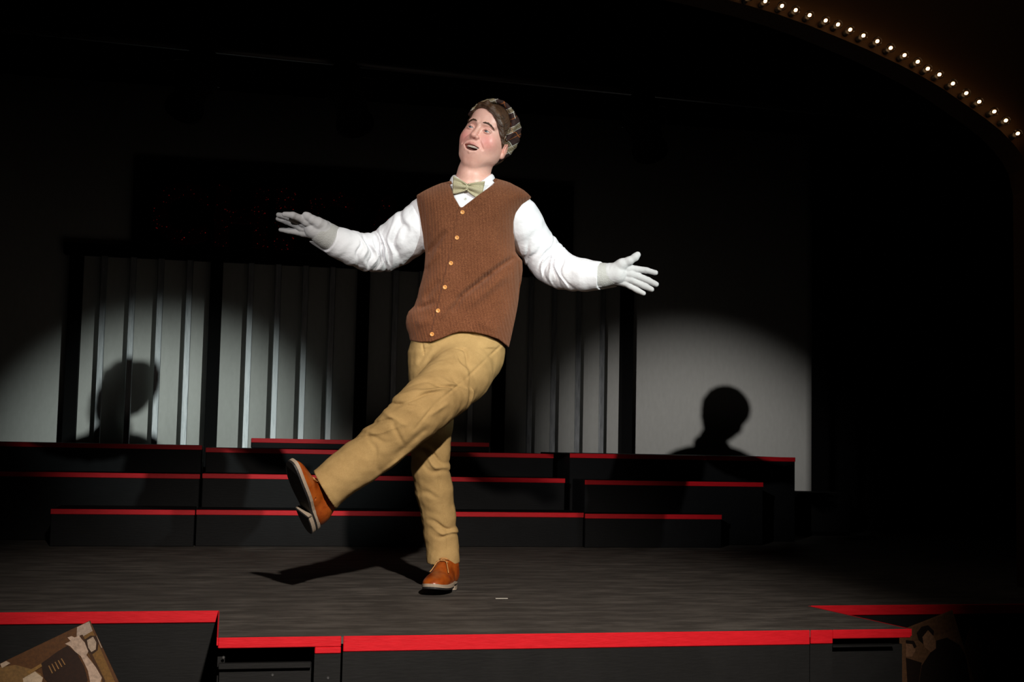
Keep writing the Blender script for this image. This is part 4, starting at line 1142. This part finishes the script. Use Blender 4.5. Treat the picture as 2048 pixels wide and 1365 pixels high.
kd2 = kd/np.linalg.norm(kd); KE = L(650, 981, .34); SE = L(886, 1126, -.04)
kn_n = kd2+np.array([-.12, .12, 0])
tf.apply(halfspace(KE, kn_n), L(580, 1060, .1), L(690, 930, .45), 0, 'and', 0)
tf.apply(halfspace(SE, (0.02, -1, .0)), L(820, 1160, -.15), L(950, 1100, .1), 0, 'and', 0)
# hollow cuffs
for E_, n_, a, b in ((KE, kn_n/np.linalg.norm(kn_n), 31, .34), (SE, np.array([0.02, -1, 0]), 25, -.04)):
    tf.cone(E_-n_*.04, E_+n_*.05, rpx(a, b), rpx(a, b), .002, 'sub')
# turned hem lines
trousers, V, Q = sdf_obj('trousers', tf, M_KHAKI, person, 2)

# ---- gloves
def glove(label_, wrist, wr, palm, fingers, thumb, cuff, w_cuff):
    allp = [np.array(q_[0]) for ch in (palm, thumb, cuff) for q_ in ch]+[np.array(q_[0]) for f_ in fingers for q_ in f_]
    lo_b = np.min(allp, 0)-.05; hi_b = np.max(allp, 0)+.05
    gf = Field(lo_b, hi_b, .0017)
    gf.chain(palm, .012)
    for f_ in fingers: gf.chain(f_, .0028)
    gf.chain(thumb, .007)
    gf.F += (.0006*wob(*gf.grid((slice(None),)*3), 160, 2)).astype(np.float32)
    g_, V_, _ = sdf_obj('glove', gf, M_GLOVE, person, 1)
    cf_ = Field(lo_b, hi_b, .002); cf_.chain(cuff, .008)
    r_ = (slice(None),)*3
    n_ = cuff[-1][0]-cuff[0][0]; n_ = n_/np.linalg.norm(n_)
    c2, _, _ = sdf_obj('cuff', cf_, M_CUFF, g_, 1)
    return g_
def C(px, py, w, r): return (L(px, py, w), rpx(r, w))
# viewer's right hand: palm to the hall, fingers right, thumb up
palm = [C(1222, 548, .02, 20), C(1240, 540, .03, 15), C(1262, 543, .045, 11)]
glR = glove('r', None, None,
    [C(1220, 548, .015, 22), C(1236, 548, .025, 21)],
    [[C(1236, 538, .028, 12), C(1258, 538, .036, 10), C(1272, 539, .040, 7), C(1293, 541, .044, 6.2), C(1311, 546, .050, 5.0)],
     [C(1238, 546, .028, 12), C(1262, 548, .036, 10), C(1276, 553, .038, 7.2), C(1296, 561, .040, 6.5), C(1312, 569, .046, 5.6)],
     [C(1238, 554, .026, 12), C(1260, 558, .032, 9.5), C(1271, 564, .034, 7.0), C(1288, 572, .036, 6.5), C(1303, 579, .042, 5.4)],
     [C(1234, 560, .022, 11), C(1252, 566, .026, 8.5), C(1261, 573, .027, 6.2), C(1275, 581, .030, 5.8), C(1287, 587, .034, 4.8)]],
    [C(1228, 540, .030, 13), C(1244, 529, .045, 11.5), C(1259, 522, .055, 8.2), C(1270, 515, .058, 7.2), C(1275, 510, .058, 6.4)],
    [C(1186, 552, -.005, 25), C(1205, 551, .005, 24), C(1226, 549, .015, 22.5)], 0)
# viewer's left hand: seen from the thumb side, palm out, fingers left
glL = glove('l', None, None,
    [C(646, 464, .045, 24), C(630, 457, .055, 22)],
    [[C(628, 446, .075, 11), C(612, 443, .085, 9.5), C(603, 438, .095, 7.5), C(586, 431, .115, 7.0), C(569, 429, .120, 5.2)],
     [C(626, 452, .062, 12), C(606, 446, .062, 9.5), C(596, 442, .062, 7.0), C(575, 434, .060, 6.2), C(557, 430, .055, 4.8)],
     [C(624, 458, .055, 12), C(604, 455, .048, 9.5), C(592, 450, .045, 7.0), C(573, 443, .042, 6.2), C(556, 438, .040, 4.6)],
     [C(626, 466, .050, 12), C(606, 465, .040, 9), C(593, 464, .035, 6.5), C(578, 462, .032, 5.8), C(561, 460, .030, 4.2)]],
    [C(644, 452, .070, 14), C(636, 446, .085, 11), C(626, 440, .095, 8.6), C(616, 433, .100, 7.2), C(611, 430, .100, 6.2)],
    [C(670, 480, .02, 27), C(655, 472, .035, 25.5), C(644, 466, .045, 24.5)], 0)

# ---- shoes
def shoe(O_, fwd, upv, lean=0.0, hgt=.124):
    """frame: origin at heel bottom, fwd = toe direction, upv = away from the sole (local axes)"""
    fwd = np.array(fwd, float); fwd /= np.linalg.norm(fwd); upv = np.array(upv, float); upv -= fwd*(upv@fwd); upv /= np.linalg.norm(upv)
    sd_ = np.cross(fwd, upv); A = np.array([fwd, upv, sd_])          # rows
    def S(x, y, z): return O_ + x*fwd+y*upv+z*sd_
    def bb(fd, c, r, k=0, mode='add', tl=0):
        Rt = A if tl == 0 else rot('z', tl).T @ A
        fd.ell(S(*c), r, k, mode, Rt)
    lo_b = O_-.36; hi_b = O_+.36
    ctr = S(.14, .05, 0); fld = Field(ctr-.185, ctr+.185, .0026)
    bb(fld, (.055, .045, 0), (.058, .050, .036)); bb(fld, (.150, .035, 0), (.085, .036, .046), .02)
    bb(fld, (.215, .030, 0), (.070, .030, .047), .02); bb(fld, (.115, .062, 0), (.065, .042, .034), .02, 'add', -.45)
    fld.cone(S(.062, .05, 0), S(.062+lean, hgt, 0), .045, .042, .02)
    fld.apply(halfspace(S(.062+lean, hgt, 0), upv+fwd*lean*8), ctr-.2, ctr+.2, 0, 'and', 0)      # collar cut
    fld.cone(S(.062+lean, hgt-.01, 0), S(.062+lean*1.4, hgt+.04, 0), .036, .036, .003, 'sub')
    fld.apply(halfspace(S(0, .022, 0), -upv), ctr-.2, ctr+.2, 0, 'and', 0)
    # seam of the quarters
    for s in (-1, 1): fld.cone(S(.165, .060, s*.018), S(.120, .020, s*.060), .0025, .0025, .002, 'sub')
    root_, V_, _ = sdf_obj('shoe', fld, M_LEATHER, person, 2)
    # sole outline
    ol = []
    for i in range(48):
        t = i/48*2*math.pi; c_, s_ = math.cos(t), math.sin(t)
        x = .142+.147*math.copysign(abs(c_)**.85, c_); wd = .040+.011*(1/(1+math.exp(-(x-.13)/.02)))-.006*math.exp(-((x-.10)/.03)**2)
        ol.append((x, wd*math.copysign(abs(s_)**.75, s_)))
    def slab(name, y0, y1, grow, mat, heel=False, x0=-1, x1=2):
        pts = []; fs = []
        P_ = [(min(max((x-.142)*(1+grow*2)+.142, x0), x1), z*(1+grow*8) if x1 > 1 else max(-.043, min(.043, z*(1+grow*8)))) for x, z in ol]
        n_ = len(P_)
        def spr(x): return .010*max(0, (x-.20)/.09)**2
        for y in (y0, y1):
            for x, z in P_: pts.append(S(x, y+spr(x), z))
        fs = [(i, (i+1) % n_, n_+(i+1) % n_, n_+i) for i in range(n_)]+[tuple(range(n_-1, -1, -1)), tuple(range(n_, 2*n_))]
        return mesh_obj(name, toW(np.array(pts)), fs, mat, root_)
    slab('welt', .0135, .0245, .010, M_WELT)
    slab('sole', .007, .013, .006, M_SOLE); slab('heel', -.008, .006, .008, M_WELT, x1=.085); slab('heel_pad', -.012, -.0082, .008, M_SOLE, x1=.084)
    # laces
    mb = MB()
    def surf(x, z, lift=.002):
        q_ = (V_-O_) @ A.T; m = (np.abs(q_[:, 0]-x) < .005) & (np.abs(q_[:, 2]-z) < .005)
        y = q_[m, 1].max() if m.any() else .08
        return S(x, y+lift, z)
    xb_ = .122+lean
    for x in (xb_+.016, xb_):
        mb.tube(toW(np.array([surf(x-.004, -.022), surf(x, -.008, .004), surf(x+.002, 0, .005), surf(x, .008, .004), surf(x-.004, .022)])), .0019, 6)
    for s in (-1, 1):
        mb.tube(toW(np.array([surf(xb_+.016, s*.020), surf(xb_+.008, 0, .005), surf(xb_-.004, -s*.020)])), .0019, 6)
        mb.tube(toW(np.array([surf(xb_+.010, s*.004, .004), surf(xb_+.020, s*.018, .004), surf(xb_+.030, s*.024, .003), surf(xb_+.042, s*.030, .003), surf(xb_+.054, s*.035, .002)])), .0020, 6)
    mb.build('laces', M_LACE, root_, True)
    return root_
# standing shoe: aligned with the floor
upL = np.array([0, 0, 1.0]) @ R3.T
def flat(v): v = np.array(v, float); return v-upL*(v@upL)
fw = flat(np.array([-.20, 0, .98])); fw /= np.linalg.norm(fw)
O1 = fromW(list(atZ(861, 1195)))+upL*.012-.289*fw
shoe(O1, fw, upL)
# kicked shoe
tip = L(566, 932, .48); heel = L(617, 1062, .32)
shoe(heel+np.array([.010, .004, 0]), tip-heel, np.array([.80, .30, -.60]), .030, .158)
# socks
kf = Field(L(600, 1060, .08), L(700, 900, .44), .004); kf.cone(L(668, 968, .335), L(650, 990, .30), .036, .032)
sdf_obj('sock', kf, M_SOCKS, person, 1)
kf = Field(L(840, 1165, -.12), L(930, 1080, .08), .004); kf.cone(L(886, 1105, -.06), L(884, 1146, -.055), .036, .034)
sdf_obj('sock', kf, M_SOCKS, person, 1)
print('LEGS', LsK, LsS, 'FOOT', foot, 'O1', toW(O1), 'heel', toW(heel))
